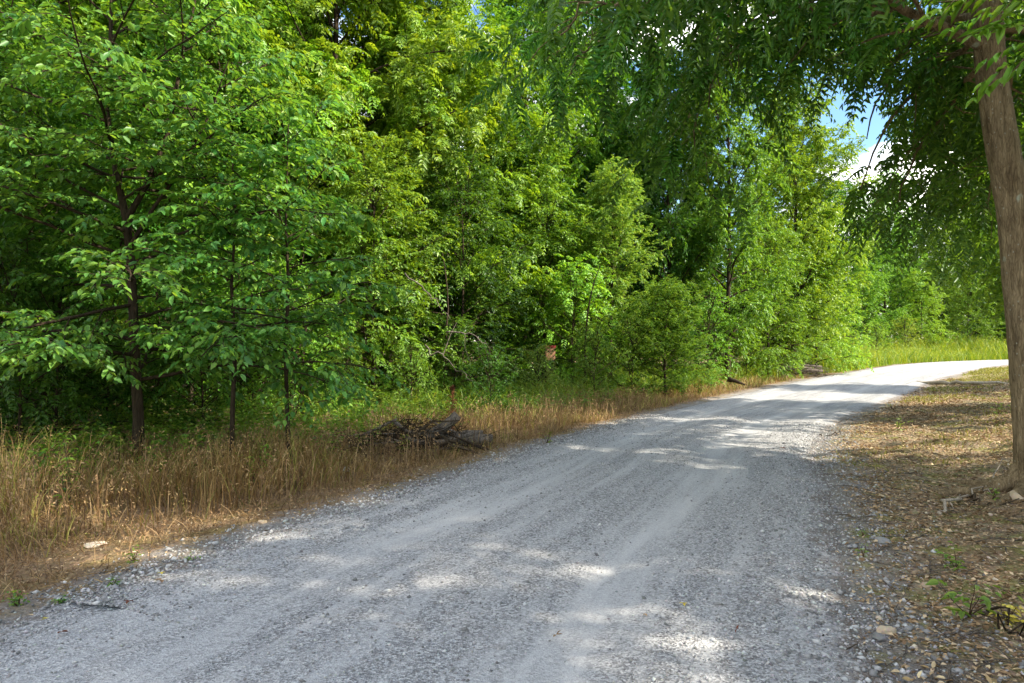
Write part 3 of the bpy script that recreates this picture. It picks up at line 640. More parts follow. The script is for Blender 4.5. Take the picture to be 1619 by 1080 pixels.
# shrubs along the edge
for key, px, d, sc, mat, lab in [
 ('broadB', 1052, 20.5, .36, M['weedgreen'], 'rounded bright green bush by the roadside left of the forked dark trunk'),
 ('shrub', 1000, 20.0, .8, MG, 'small green bush in front of the shaded stems near the middle'),
 ('shrub', 775, 14.6, .52, DG, 'small dark green bushy plant right of the brush pile'),
 ('shrub', 650, 15.0, .5, M['weedgreen'], 'light green bush growing behind the brush pile'),
 ('shrub', 545, 13.6, .5, M['weedgreen'], 'light green bush at the left end of the brush pile'),
 ('shrub', 850, 18.0, .5, PT, 'pale leafy bush below the salmon coloured panel'),
 ('sumac', 905, 21.0, 1.0, M['yellowgreen'], 'fern-leaved shrub with spreading fronds right of the salmon coloured panel'),
 ('sumac', 590, 16.5, 1.1, M['midgreen'], 'fern-leaved shrub with drooping fronds above the brush pile'),
 ('shrub', 320, 11.8, .8, DG, 'dark shrub low between the near trunks'),
 ('shrub', 90, 10.3, .85, DG, 'dark shrub at the foot of the low trees on the left'),
 ('shrub', 250, 12.6, 1.0, DG, 'dark shrub in the deep shade behind the forked near trunk'),
 ('shrub', 460, 12.8, 1.0, MG, 'green bush behind the two slim near stems'),
 ('shrub', 170, 11.2, .75, MG, 'green bush between the far left shrub and the forked near trunk'),
 ('shrub', 400, 13.5, 1.1, MG, 'spreading green bush seen between the two slim near stems'),
 ('shrub', 720, 17.2, .7, MG, 'green bush above the rust-red dead stalk'),
 ('shrub', 940, 19.2, .7, M['weedgreen'], 'light green bush among dry grass right of the salmon coloured panel'),
 ('shrub', 1120, 24.5, 1.1, MG, 'leafy bush growing round the foot of the forked dark trunk'),
 ('shrub', 1230, 33.0, 1.2, YG, 'sunlit bush directly behind the far brush pile'),
 ('shrub', 1280, 37.0, 1.4, YG, 'tall sunlit bush between the far brush pile and the open sky gap'),
 ('shrub', 1180, 29.5, .9, M['yellowgreen'], 'yellow-green bush left of the far brush pile'),
 ('shrub', 1330, 39.0, 1.3, M['yellowgreen'], 'yellow-green bush right of the far brush pile'),
 ('shrub', 1430, 57.5, 1.15, M['grass'], 'bright mound of tall weeds where the road bends'),
 ('shrub', 1385, 52.0, 1.0, M['yellowgreen'], 'bright bush at the near end of the tall grass by the bend'),
 ('sumac', 30, 9.6, .75, M['darkgreen'], 'fern-leaved shrub at the lower left edge above the dry grass')]:
    plant(key, at_px(px, d), d, sc, lab, mat, cat='shrub', name='shrub', hs=.75 if key == 'broadB' else 1)

# ---- near broad-leaved tree and its two slim companions: limbs and the largest leaves as parts
def near_leaf_parts(root, ls, loc, n, mat, name='leaf', wl=.52):
    """The n leaves that show largest become parts of their own; returns the mask of the others."""
    p = ls['p']; y = np.maximum(p[:, 1], .3); px = p[:, 0] / y; pz = (p[:, 2] - CAMH) / y
    vis = (np.abs(px) < .74) & (np.abs(pz) < .49) & (p[:, 1] > .3)
    sc = np.where(vis, ls['L'] / y * (.3 + np.abs(ls['n'][:, 1])), 0); idx = np.argsort(-sc)[:n]
    prs = []
    for i in range(6):
        one = leafset(np.zeros((1, 3)), np.array([[1., 0, 0]]), np.array([[0, rng.normal(0, .02), 1.]]), np.ones(1), np.full(1, wl))
        me = leaf_mesh(name, one, mat, 'ov', rnd=np.array([i / 5])); prs.append(me)
    for k_, i in enumerate(idx):
        o = obj(name, prs[k_ % 6], root); a, s_, n_ = ls['a'][i], ls['s'][i], ls['n'][i]; L = ls['L'][i]
        o.matrix_basis = Matrix(((a[0] * L, s_[0] * L, n_[0] * L, p[i, 0] - loc[0]), (a[1] * L, s_[1] * L, n_[1] * L, p[i, 1] - loc[1]), (a[2] * L, s_[2] * L, n_[2] * L, p[i, 2] - loc[2]), (0, 0, 0, 1)))
    m = np.ones(len(p), bool); m[idx] = False
    return m

def near_tree(name, label, x, y, trunk_pts, trunk_r, limbs, mat, bark, nleaf, leaf=.128, extra_trunks=(), sub=4.6, sl=.85, tw=9, tl_=.38, per=8):
    g = G(x, y) - .04; loc = (x, y, g); root = empty(name, loc, label, 'tree')
    T = np.array(trunk_pts, float) + loc
    obj('trunk', Tubes().add(T, trunk_r, 14, rough=.05).mesh('trunk', bark, loc), root)
    for pts, r in extra_trunks: obj('limb', Tubes().add(np.array(pts) + loc, r, 9, rough=.04).mesh('limb', bark, loc), root)
    wood = Tubes(); L_ = []
    for p, r in limbs:
        q = p + loc; L_.append((q, r)); obj('limb', Tubes().add(q, np.linspace(r, .006, len(q)), 7, rough=.03).mesh('limb', bark, loc), root)
    a, d, l = limbs_to_twigs(L_, sub, sl, tw, tl_, wood=wood, flat=.2, droop=.22, s0=.12)
    for i in range(len(a)): wood.add(np.array([a[i], a[i] + d[i] * l[i] - np.array([0, 0, .15 * l[i]])]), [.0035, .0015], 3)
    props(obj('twigs', wood.mesh('twigs', bark, loc), root), kind='stuff')
    ls = simple_leaves(a, d, l, per, leaf, .58, spread=.45, droop=.35)
    m = near_leaf_parts(root, ls, loc, nleaf, mat)
    props(obj('foliage', leaf_mesh('foliage', sel(ls, m), mat, 'ov', loc), root), kind='stuff')
    return root

def radial_limbs(T, n, lo, hi, Rl, prof, e0, e1, r0, base=0):
    out = []
    for i in range(n):
        c = (i + rng.random() * .7) / n; t = lo + (hi - lo) * c; p, _ = interp_path(T, t); a = base + i * 2.4 + rng.normal(0, .25); el = R(e0 + (e1 - e0) * c + rng.normal(0, 6))
        L = Rl * np.interp(c, np.linspace(0, 1, len(prof)), prof) * rng.uniform(.85, 1.15)
        out.append((curve(p, [math.cos(a) * math.cos(el), math.sin(a) * math.cos(el), math.sin(el)], L, 8, .03, .07, .14 * (1 - c)), r0 * (1 - .6 * c)))
    return out
ex, ey = at_px(218, 9.2), 9.2
ET = np.array([(0, 0, 0), (.01, 0, .6), (-.03, 0, 1.3), (-.07, .02, 2.0), (-.12, .05, 2.7), (-.18, .05, 3.3), (-.33, .05, 4.0), (-.42, 0, 4.8), (-.38, .02, 5.6), (-.35, 0, 6.6), (-.3, 0, 7.6)])
fork = np.array([(-.18, .05, 3.3), (.08, .1, 3.8), (.35, .12, 4.5), (.50, .15, 5.4), (.70, .15, 6.3), (.8, .1, 7.2)])
fork2 = np.array([(-.15, .05, 2.9), (.25, -.1, 3.4), (.7, -.25, 3.9), (1.1, -.3, 4.6), (1.4, -.4, 5.3)])
lims = radial_limbs(ET, 40, .17, .97, 2.9, (.75, 1.05, .95, .8, .55), -2, 38, .030) + radial_limbs(fork, 14, .15, .97, 1.9, (1, .8, .5), 5, 45, .02, 1.) + radial_limbs(fork2, 9, .3, .97, 1.5, (1, .8, .6), 0, 40, .018, 2.)
near_tree('broad_leaved_tree', 'near broad-leaved tree with a forked dark trunk and layered green sprays at the left', ex, ey, ET, np.array([.095, .073, .066, .061, .056, .050, .040, .032, .026, .017, .008]), lims, M['elm'], M['bark_dark'], 300,
          extra_trunks=[(fork, np.linspace(.045, .008, 6)), (fork2, np.linspace(.032, .006, 5))], per=8)
for (px, d, H, lab, sh) in [(366, 8.9, 4.2, 'slim young tree, left one of the two straight stems in the dry grass', .05), (456, 9.0, 4.6, 'slim young tree, right one of the two straight stems in the dry grass', -.04)]:
    x = at_px(px, d); ST = np.array([(0, 0, 0), (sh * .3, 0, .8), (sh, 0, 1.6), (0, 0, 2.4), (sh, .02, 3.3), (0, 0, H)])
    near_tree('slim_tree', lab, x, d, ST, np.array([.034, .028, .025, .020, .014, .006]), radial_limbs(ST, 17, .34, .97, 1.25, (1, 1, .8, .5), 5, 40, .014), M['elm'], M['bark_dark'], 200, per=8)

# ---- right-hand tree with pinnate leaves hanging over the road
rx, ry = 5.36, 6.95; rg = G(rx, ry) - .05; rloc = (rx, ry, rg)
rroot = empty('walnut_tree', rloc, 'near tree with a lichen-spotted trunk at the right, its feathery boughs over the road', 'tree')
RT = np.array([(.02, 0, -.05), (0, 0, .12), (-.03, 0, .35), (-.06, 0, .9), (-.10, .02, 1.6), (-.16, .02, 2.2), (-.24, 0, 2.9), (-.36, 0, 3.5), (-.46, .02, 4.2), (-.52, 0, 4.8), (-.56, 0, 5.6), (-.5, .1, 6.6), (-.4, .1, 7.8), (-.4, .2, 9.0)]) 
RR = np.array([.25, .21, .185, .174, .168, .162, .152, .146, .138, .134, .115, .10, .07, .02])
tr_m = Tubes(); 
# smooth the trunk path
tt = np.linspace(0, 1, 60); k_ = np.linspace(0, 1, len(RT)); RTs = np.stack([np.interp(tt, k_, RT[:, j]) for j in range(3)], 1)
for _ in range(4): RTs[1:-1] = RTs[1:-1] * .5 + (RTs[:-2] + RTs[2:]) * .25
tr_m.add(RTs + rloc, np.interp(tt, k_, RR), 28, rough=.018)
obj('trunk', tr_m.mesh('trunk', M['bark_right'], rloc), rroot)
# roots at the base
for a, L, r in [(2.9, 1.0, .10), (3.7, .8, .09), (4.6, .6, .09), (2.1, .6, .08)]:
    ca, sa = math.cos(a), math.sin(a); pr = [(ca * .1, sa * .1, .28), (ca * .25, sa * .25, .12), (ca * .45, sa * .45, .05), (ca * (.45 + L * .4), sa * (.45 + L * .4), .015), (ca * (.45 + L), sa * (.45 + L), -.05)]
    q = np.array(pr) + rloc
    for i_ in range(2, 5): q[i_, 2] = G(q[i_, 0], q[i_, 1]) + [0, 0, .025, .005, -.04][i_]
    obj('root', Tubes().add(q, np.array([.11, .10, .07, .045, .015]) * r / .1, 8, rough=.06).mesh('root', M['bark_right'], rloc), rroot)
def path(*p): 
    p = np.array(p, float); t = np.linspace(0, 1, 14); k = np.linspace(0, 1, len(p)); q = np.stack([np.interp(t, k, p[:, j]) for j in range(3)], 1)
    for _ in range(2): q[1:-1] = q[1:-1] * .5 + (q[:-2] + q[2:]) * .25
    q[1:-1] += rng.normal(0, .03, q[1:-1].shape); return q
A_ = lambda px, py, d: tuple(at(px, py, d))
rl_limbs = [   # (path in world space, radius)
 (path(A_(1565, 60, 6.95), A_(1540, 60, 8.0), A_(1480, 110, 8.8), A_(1400, 200, 9.2), A_(1360, 300, 9.4)), .04),
 (path(A_(1570, 60, 6.95), A_(1600, 40, 9.0), A_(1580, 120, 11), A_(1540, 230, 11.5), A_(1520, 340, 11.6)), .04),
 (path(A_(1570, 40, 6.95), A_(1640, 60, 9.0), A_(1650, 160, 11), A_(1620, 260, 11.5), A_(1600, 360, 11.6)), .04),
 (path(A_(1565, 20, 6.95), A_(1500, -40, 9.0), A_(1420, 0, 10.5), A_(1330, 60, 11), A_(1280, 110, 11.2)), .04),
 (path(A_(1565, -20, 6.95), A_(1450, -100, 8.0), A_(1300, -80, 8.8), A_(1180, -30, 9.2), A_(1080, 20, 9.4)), .04),
 (path(A_(1180, -30, 9.2), A_(1140, 50, 8.8), A_(1110, 140, 8.6), A_(1100, 250, 8.5)), .02),
 (path(A_(1080, 0, 8.4), A_(1000, 20, 8.2), A_(940, 60, 8), A_(900, 120, 8)), .02),
 (path(A_(1560, 75, 6.95), A_(1500, 42, 6.9), A_(1420, 12, 6.8), A_(1340, -20, 6.7), A_(1200, -90, 6.8), A_(1050, -130, 7.0), A_(900, -120, 7.2)), .060),
 (path(A_(1420, 12, 6.8), A_(1330, 20, 7.4), A_(1230, 10, 7.9), A_(1150, 60, 8.2), A_(1120, 170, 8.3)), .030),
 (path(A_(1200, -90, 6.8), A_(1120, -40, 6.6), A_(1020, -20, 6.6), A_(930, 10, 6.7), A_(880, 60, 6.8)), .028),
 (path(A_(1340, -20, 6.7), A_(1250, 0, 8.0), A_(1150, 0, 9.2), A_(1020, 20, 9.8), A_(920, 60, 10)), .032),
 (path(A_(1560, 60, 6.95), A_(1510, 20, 7.8), A_(1440, 60, 9.0), A_(1400, 130, 9.9), A_(1370, 220, 10.2)), .050),
 (path(A_(1565, 100, 6.95), A_(1540, 110, 8.0), A_(1500, 170, 9.2), A_(1450, 240, 9.8), A_(1420, 320, 10)), .045),
 (path(A_(1560, 20, 6.95), A_(1560, 0, 8.6), A_(1540, 80, 10.2), A_(1500, 200, 10.6), A_(1480, 300, 10.8)), .045),
 (path(A_(1570, 120, 6.95), A_(1590, 120, 8.0), A_(1600, 170, 9.2), A_(1580, 250, 9.8), A_(1560, 330, 10)), .045),
 (path(A_(1555, 20, 6.95), A_(1480, -60, 7.4), A_(1380, -40, 8.2), A_(1300, 20, 8.8), A_(1260, 90, 9)), .045),
 (path(A_(1555, -30, 6.95), A_(1480, -120, 6.4), A_(1350, -160, 6.0), A_(1200, -160, 5.8), A_(1080, -120, 5.8)), .045),
 (path(A_(1555, -60, 6.95), A_(1640, -180, 6.4), A_(1760, -250, 6.2), A_(1900, -260, 6)), .05),
 (path(A_(1550, -100, 6.95), A_(1500, -250, 7.6), A_(1420, -350, 8.4), A_(1300, -380, 9)), .05),
 (path(A_(1550, -140, 6.95), A_(1450, -300, 6.5), A_(1300, -420, 6.2), A_(1100, -450, 6.2), A_(900, -420, 6.5)), .05),
 (path(A_(1550, -180, 6.95), A_(1560, -380, 7.6), A_(1600, -500, 8.2), A_(1620, -560, 9.2)), .05),
 (path(A_(1555, -200, 6.95), A_(1600, -400, 6.0), A_(1550, -550, 5.4), A_(1450, -650, 5.0)), .05),
]
def keep_open(P):                                       # gap in the boughs where the open sky shows
    px = 809.5 + P[:, 0] / P[:, 1] * F; py = 540 - (P[:, 2] - CAMH) / P[:, 1] * F
    return ~((px > 1290) & (px < 1420) & (py > 118) & (py < 250)) & ~((px < 1330) & (py > 235) & (px > 1235)) & ~((py > 330) & (px < 1300)) & ~((py > 400)) & ~((px > 1515) & (P[:, 1] < 6.9) & (py > 60))
wood = Tubes()
for q, r in rl_limbs:
    obj('limb', Tubes().add(q, np.linspace(r, .008, len(q)), 9, rough=.04).mesh('limb', M['bark_right'], rloc), rroot)
a, d, l = limbs_to_twigs(rl_limbs, 4.9, 1.3, 4.6, .45, wood=wood, flat=.34, droop=.2, s0=.16, filt=keep_open)
props(obj('twigs', wood.mesh('twigs', M['bark_right'], rloc), rroot), kind='stuff')
rep = 2; A = np.repeat(a, rep, 0) + np.repeat(d * l[:, None], rep, 0) * rng.random((len(a) * rep, 1)) * 1.3; D = np.repeat(d, rep, 0) + rng.normal(0, .5, (len(a) * rep, 3)); D[:, 2] -= .12
px_ = 809.5 + A[:, 0] / A[:, 1] * F; py_ = 540 - (A[:, 2] - CAMH) / A[:, 1] * F
k = keep_open(A) & ((px_ > 1300) | (py_ < 0) | (rng.random(len(A)) < .80)); A, D = A[k], D[k]
def compound_mesh(a0, rach, name, sub, mat, tpl, off, rnd):
    T, TF = TPL['ov']; n = len(sub['p']); k = len(T)
    V = (sub['p'][:, None] + T[None, :, 0:1] * sub['L'][:, None, None] * sub['a'][:, None] + T[None, :, 1:2] * sub['W'][:, None, None] * sub['s'][:, None] + T[None, :, 2:3] * sub['L'][:, None, None] * sub['n'][:, None]).reshape(-1, 3)
    Fc = (TF[None] + (np.arange(n) * k)[:, None, None]).reshape(-1, 4)
    pts = np.concatenate([a0[None], rach]); t = unit(np.gradient(pts, axis=0)); sd_ = unit(np.cross(t, [0, 0, 1.])) * .003
    RV = np.stack([pts - sd_, pts + sd_], 1).reshape(-1, 3); m = len(pts); i = np.arange(m - 1)[:, None] * 2; RF = i + np.array([0, 1, 3, 2]) + len(V)
    # each leaflet shares its base with the stalk
    rb = np.arange(n) * k; st = np.concatenate([2 * np.arange(1, m), 2 * np.arange(1, m) + 1, [2 * (m - 1)]]) + len(V)
    if len(st) == n:
        mp_ = np.arange(len(V) + len(RV)); mp_[rb] = st; Fc = mp_[Fc]
    return npmesh(name, np.concatenate([V, RV]) - np.asarray(off), [Fc, RF], mat, {'rnd': np.concatenate([np.repeat(rnd, k), np.full(len(RV), .6)])})
def pinnate(root, A, D, loc, mat, nparts, pairs=8, leaflet=.112, Lr=(.36, .58), droop=.55, tpl='ov'):
    ls, RP, ids = compound_leaves(A, D, rng.uniform(*Lr, len(A)), pairs, leaflet, .33, droop)
    near = np.zeros(len(A), bool); px = A[:, 0] / np.maximum(A[:, 1], .1); pz = (A[:, 2] - CAMH) / np.maximum(A[:, 1], .1); vis = (np.abs(px) < .76) & (pz < .52) & (A[:, 1] > .5)
    near[np.argsort(np.where(vis, A[:, 1], 1e3))[:nparts]] = True
    m = near[ids]
    props(obj('foliage', leaf_mesh('foliage', sel(ls, ~m), mat, tpl, loc), root), kind='stuff')
    for i in np.where(near)[0]:
        w = ids == i; sub = sel(ls, w); o = obj('compound_leaf', compound_mesh(A[i], RP[i], 'compound_leaf', sub, mat, 'ov', tuple(A[i]), rnd=np.clip(np.full(w.sum(), rng.random()) + rng.normal(0, .1, w.sum()), 0, 1)), root); o.location = A[i] - np.array(loc)
pinnate(rroot, A, D, rloc, M['walnut'], 260)

# ---- closer spray of big leaves reaching in at the top right corner (a neighbouring tree beside the camera)
nb = (4.3, 1.2, G(4.3, 1.2) - .05)
nroot = empty('roadside_tree', nb, 'tree beside the viewer whose bright leaf sprays reach in at the top right corner', 'tree')
NT = np.array([(0, 0, 0), (0, 0, 1.5), (-.05, .05, 3), (-.1, .1, 4.2), (-.1, .2, 6), (0, .2, 8)]) + nb
obj('trunk', Tubes().add(NT, [.16, .13, .115, .10, .07, .03], 14, rough=.03).mesh('trunk', M['bark_right'], nb), nroot)
nl_ = [(path(tuple(NT[2]), (4.0, 2.2, 3.6), (3.75, 3.2, 3.75), A_(1640, -10, 4.4), A_(1590, 15, 4.6)), .03), (path(tuple(NT[2]), (4.1, 2.2, 3.2), (3.9, 3.3, 3.3), A_(1660, 60, 4.5), A_(1610, 75, 4.6)), .02)]
for i in range(12):
    az_ = i * 2.4; t, _ = interp_path(NT, .5 + .49 * i / 12); nl_.append((curve(t, [math.cos(az_), math.sin(az_) * .8 - .25, .35], 2.6 - .1 * i, 8, .02, .1, .1), .03))
for q, r in nl_: obj('limb', Tubes().add(q, np.linspace(r, .005, len(q)), 8).mesh('limb', M['bark_right'], nb), nroot)
a, d, l = limbs_to_twigs(nl_[2:], 2.6, .8, 3.2, .4, flat=.3, droop=.2, s0=.3)
k = (a[:, 1] < 2.4) | (a[:, 0] / np.maximum(a[:, 1], .1) > 1.0)
A1 = a[k]; D1 = d[k]
nearp = [(1610, -12, 4.5, -1, .15, .2), (1560, -5, 4.6, -.9, .1, -.1), (1590, 22, 4.5, -1, .2, .1), (1640, 40, 4.5, -1, 0, .1), (1600, 30, 4.6, -1, -.2, -.3), (1650, 60, 4.4, -1, .2, -.1), (1640, 88, 4.4, -1, .1, -.25), (1630, 100, 4.5, -.9, .3, -.35), (1660, 0, 4.3, -.6, .3, .2), (1530, 5, 4.6, -1, .1, -.1)]
A2 = np.array([A_(p[0], p[1], p[2]) for p in nearp]); D2 = np.array([(p[3], p[4], p[5]) for p in nearp])
ls, _, _ = compound_leaves(np.repeat(A1, 2, 0), np.repeat(D1, 2, 0) + rng.normal(0, .4, (len(A1) * 2, 3)), rng.uniform(.3, .45, len(A1) * 2), 6, .11, .34, .6)
props(obj('foliage', leaf_mesh('foliage', ls, M['walnut'], 'di', nb), nroot), kind='stuff')
ls, RP, ids = compound_leaves(A2, D2, np.full(len(A2), .34), 4, .13, .36, .25)
for i in range(len(A2)):
    w = ids == i; o = obj('compound_leaf', compound_mesh(A2[i], RP[i], 'compound_leaf', sel(ls, w), M['midgreen'], 'ov', tuple(A2[i]), rnd=rng.uniform(.4, .9, w.sum())), nroot); o.location = A2[i] - np.array(nb)

# ---- trees on the right bank and behind the viewer that shade the road
for i, (x, y, key, sc, hs) in enumerate([(12.0, 14.4, 'pinB', .8, 1), (13.5, 4.6, 'broadB', .9, 1.12), (9.4, -.5, 'pinB', .82, 1.15), (10.5, -6.5, 'broadA', .9, 1.2), (19.5, 1.5, 'broadA', 1.0, 1.2), (25.5, 19.5, 'pinA', .9, 1), (5.5, -11, 'pinA', .8, 1)]):
    plant(key, x, y, sc, 'tree on the right bank that shades the road', MG, hs=hs, group='shade trees on the right bank')

# ------------------------------------------------------------------ grasses
def gz(x, y): return ground_h(x, y)
# tall dry grass on the left verge
def verge(x, y, s, e):
    inner = np.interp(y, [4, 6, 8, 10, 13, 30], [1.35, 1.1, .75, .45, .3, .3]); outer = np.interp(y, [4, 6, 9, 12, 16, 22, 30], [4.2, 4.2, 4.2, 3.0, 3.0, 2.6, 1.6])
    p = (s < 0) * sstep(e, inner, inner + .45) * (1 - sstep(e, outer - .5, outer + .6)); c = sstep(fbm(x, y, 1.6, 3, 15), -.9, .5)
    return p * (.25 + .75 * c) * (np.abs(x / np.maximum(y, .1)) < .80)
x, y, s, e = scatter(260000, (-9, 18), (4, 31), verge); 
keep = rng.random(len(x)) < np.clip(9.5 / y, .3, 1) ; x, y, s, e = x[keep], y[keep], s[keep], e[keep]
h = np.interp(y, [4, 8, 10, 14, 25], [.76, .72, .50, .50, .52]) * rng.uniform(.35, 1.2, len(x)) * (.72 + .60 * fbm(x, y, 1.5, 3, 16)); h = np.clip(h, .08, 1.05) * np.interp(e, [.3, 1.4, 2.2], [.45, .8, 1]) * np.where((y > 9.0) & (y < 12.5) & (e < 2.3), .62, 1)
w = .0045 + .0006 * y
ol = rng.random(len(x)) < np.clip(.30 + .35 * fbm(x, y, .8, 3, 17) + .012 * (y - 10), .05, .7)
zz = gz(x, y)
props(obj('dry_grass', blade_mesh('dry_grass', x[~ol], y[~ol], zz[~ol], h[~ol], w[~ol], np.clip(.8 + .8 * fbm(x, y, 1.1, 3, 70), .2, 1.9)[~ol], M['straw'], .35, ang=(3.2 * fbm(x, y, .8, 2, 71) + rng.normal(0, .9, len(x)))[~ol])), 'tall straw coloured dry grass along the left verge', kind='stuff')
props(obj('drying_grass', blade_mesh('drying_grass', x[ol], y[ol], zz[ol], h[ol], w[ol], .8, M['olive'], .2)), 'olive green drying grass mixed into the left verge', kind='stuff')
# matted short dead growth at the foot of the grass
def mat_c(x, y, s, e): return (s < 0) * sstep(e, .10, .55) * (1 - sstep(e, 2.4, 3.4)) * (.3 + .7 * sstep(fbm(x, y, 2.2, 3, 19), -.5, .6)) * (np.abs(x / np.maximum(y, .1)) < .80)
x, y, s, e = scatter(150000, (-7, 12), (3.4, 24), mat_c); n = len(x)
props(obj('dead_undergrowth', blade_mesh('dead_undergrowth', x, y, gz(x, y), rng.uniform(.03, .17, n) * np.interp(e, [0, 1.5], [.6, 1.4]), np.full(n, .006), 1.5, M['deadstalk'], .25, .012)), 'matted reddish brown dead growth beside the road', kind='stuff')
x, y, s, e = scatter(26000, (-7, 12), (3.4, 24), lambda x, y, s, e: mat_c(x, y, s, e) * sstep(fbm(x, y, 1.7, 3, 23), -.1, .5)); n = len(x)
props(obj('short_grass', blade_mesh('short_grass', x, y, gz(x, y), rng.uniform(.02, .08, n), np.full(n, .005), 1.1, M['grass'])), 'short green grass sprouting in the brown verge', kind='stuff')
x, y, s, e = scatter(60000, (-7, 12), (3.4, 20), lambda x, y, s, e: mat_c(x, y, s, e)); n = len(x); LL = rng.uniform(.04, .22, n)
ls = leafset(np.stack([x, y, gz(x, y) + rng.uniform(.004, .04, n)], 1), np.concatenate([rng.normal(size=(n, 2)), rng.normal(0, .25, (n, 1))], 1), np.stack([rng.normal(0, .3, n), rng.normal(0, .3, n), np.ones(n)], 1), LL, rng.uniform(.004, .009, n))
props(obj('straw_litter', leaf_mesh('straw_litter', ls, M['straw'], 'fl')), 'broken straw and dead stems lying on the left verge', kind='stuff')
x, y, s, e = scatter(60000, (-7, 12), (3.2, 18), lambda x, y, s, e: (s < 0) * sstep(e + .2 * fbm(x, y, 2, 3, 50), -.1, .4) * (1 - sstep(e, 3, 4)) * (x > -y * .8)); k = rng.random(len(x)) < np.clip(6 / y, 0, 1); x, y = x[k], y[k]; n = len(x); LL = rng.uniform(.012, .045, n)
ls = leafset(np.stack([x, y, gz(x, y) + rng.uniform(.002, .02, n)], 1), np.concatenate([rng.normal(size=(n, 2)), rng.normal(0, .25, (n, 1))], 1), np.stack([rng.normal(0, .35, n), rng.normal(0, .35, n), np.ones(n)], 1), LL, LL * rng.uniform(.3, .7, n))
props(obj('verge_litter', leaf_mesh('verge_litter', ls, M['litter'], 'di')), 'brown leaf fragments lying on the left verge', kind='stuff')
# dark upright dead weed stalks
x, y, s, e = scatter(26000, (-8, 10), (5, 18), lambda x, y, s, e: verge(x, y, s, e) * (e < 3.4) * sstep(fbm(x, y, 1.9, 2, 25), -.4, .4)); n = len(x)
props(obj('weed_stalks', blade_mesh('weed_stalks', x, y, gz(x, y), rng.uniform(.2, .55, n), np.full(n, .009), .25, M['deadstalk'], .9, .016)), 'dark brown upright dead weed stalks in the dry grass', kind='stuff')
# tall bright grass at the bend and along the sunny far verge
def bend(x, y, s, e): return (s < 0) * sstep(e, .1, .6) * (1 - sstep(e, 5, 8)) * sstep(y, 33, 40) * (x / y < .80)
x, y, s, e = scatter(150000, (14, 62), (30, 80), bend); n = len(x)
h = rng.uniform(.6, 1.5, n) * (1.0 + .6 * np.clip(fbm(x, y, .35, 3, 27), -.8, 1.6)) * np.interp(e, [0, 3], [.6, 1.25])
props(obj('tall_bright_grass', blade_mesh('tall_bright_grass', x, y, gz(x, y), h, np.full(n, .040), .7, M['grass'], .15, .05)), 'tall sunlit yellow-green grass where the road bends right', kind='stuff')
x, y, s, e = scatter(60000, (-4, 26), (12, 42), lambda x, y, s, e: (s < 0) * sstep(e, np.interp(y, [20, 34], [2.0, .6]), np.interp(y, [20, 34], [3.0, 1.6])) * (1 - sstep(e, 4.5, 6)) * sstep(fbm(x, y, .9, 3, 28) + .03 * (y - 20), -.35, .5)); n = len(x)
props(obj('green_verge_grass', blade_mesh('green_verge_grass', x, y, gz(x, y), rng.uniform(.25, .75, n), .010 + .0008 * y, .8, M['grass'])), 'green grass at the foot of the wood', kind='stuff')
# leafy ground cover under the edge of the wood
def cover(x, y, s, e): return (s < 0) * sstep(e, np.interp(y, [5, 10, 16], [3.6, 2.8, 1.5]), np.interp(y, [5, 10, 16], [4.4, 3.6, 2.4])) * (1 - sstep(e, 8, 11)) * (np.abs(x / y) < .8) * (.35 + .65 * sstep(fbm(x, y, .9, 3, 31), -.5, .6))
x, y, s, e = scatter(38000, (-14, 16), (8, 34), cover); n = len(x)
hh_ = rng.uniform(.15, .8, n) * (.8 + .4 * fbm(x, y, .8, 3, 32)); tp_ = np.stack([x, y, gz(x, y) + np.clip(hh_, .05, 1.1) * .55], 1)
ls = simple_leaves(tp_, np.stack([rng.normal(0, .8, n), rng.normal(0, .8, n), rng.uniform(.1, 1., n)], 1), rng.uniform(.15, .4, n), 7, .085, .55, droop=.3)
props(obj('ground_cover', leaf_mesh('ground_cover', ls, M['weedgreen'], 'di')), 'leafy green ground cover at the foot of the wood', kind='stuff')

def belt(x, y, s, e): return (s < 0) * sstep(e, np.interp(y, [9, 12, 16, 22], [3.6, 2.5, 2.0, 1.5]), np.interp(y, [9, 12, 16, 22], [4.6, 3.4, 2.9, 2.3])) * (1 - sstep(e, 5.5, 7.5)) * (.2 + .8 * sstep(fbm(x, y, 1.3, 3, 61), -.6, .5))
x, y, s, e = scatter(26000, (-9, 16), (10, 34), belt); n = len(x)
hh_ = np.clip(rng.uniform(.2, .75, n) * (.8 + .5 * fbm(x, y, .9, 3, 62)), .08, 1.1); lv = 3
tp_ = np.repeat(np.stack([x, y, gz(x, y)], 1), lv, 0); tp_[:, 2] += np.repeat(hh_, lv) * np.tile(np.linspace(.3, .85, lv), n)
ls = simple_leaves(tp_, np.stack([rng.normal(0, .7, n * lv), rng.normal(0, .7, n * lv), rng.uniform(.3, 1.2, n * lv)], 1), rng.uniform(.08, .25, n * lv), 3, .075, .42, droop=.25)
props(obj('weed_belt', leaf_mesh('weed_belt', ls, M['paletip'], 'di')), 'light yellow-green weeds between the dry grass and the wood', kind='stuff')

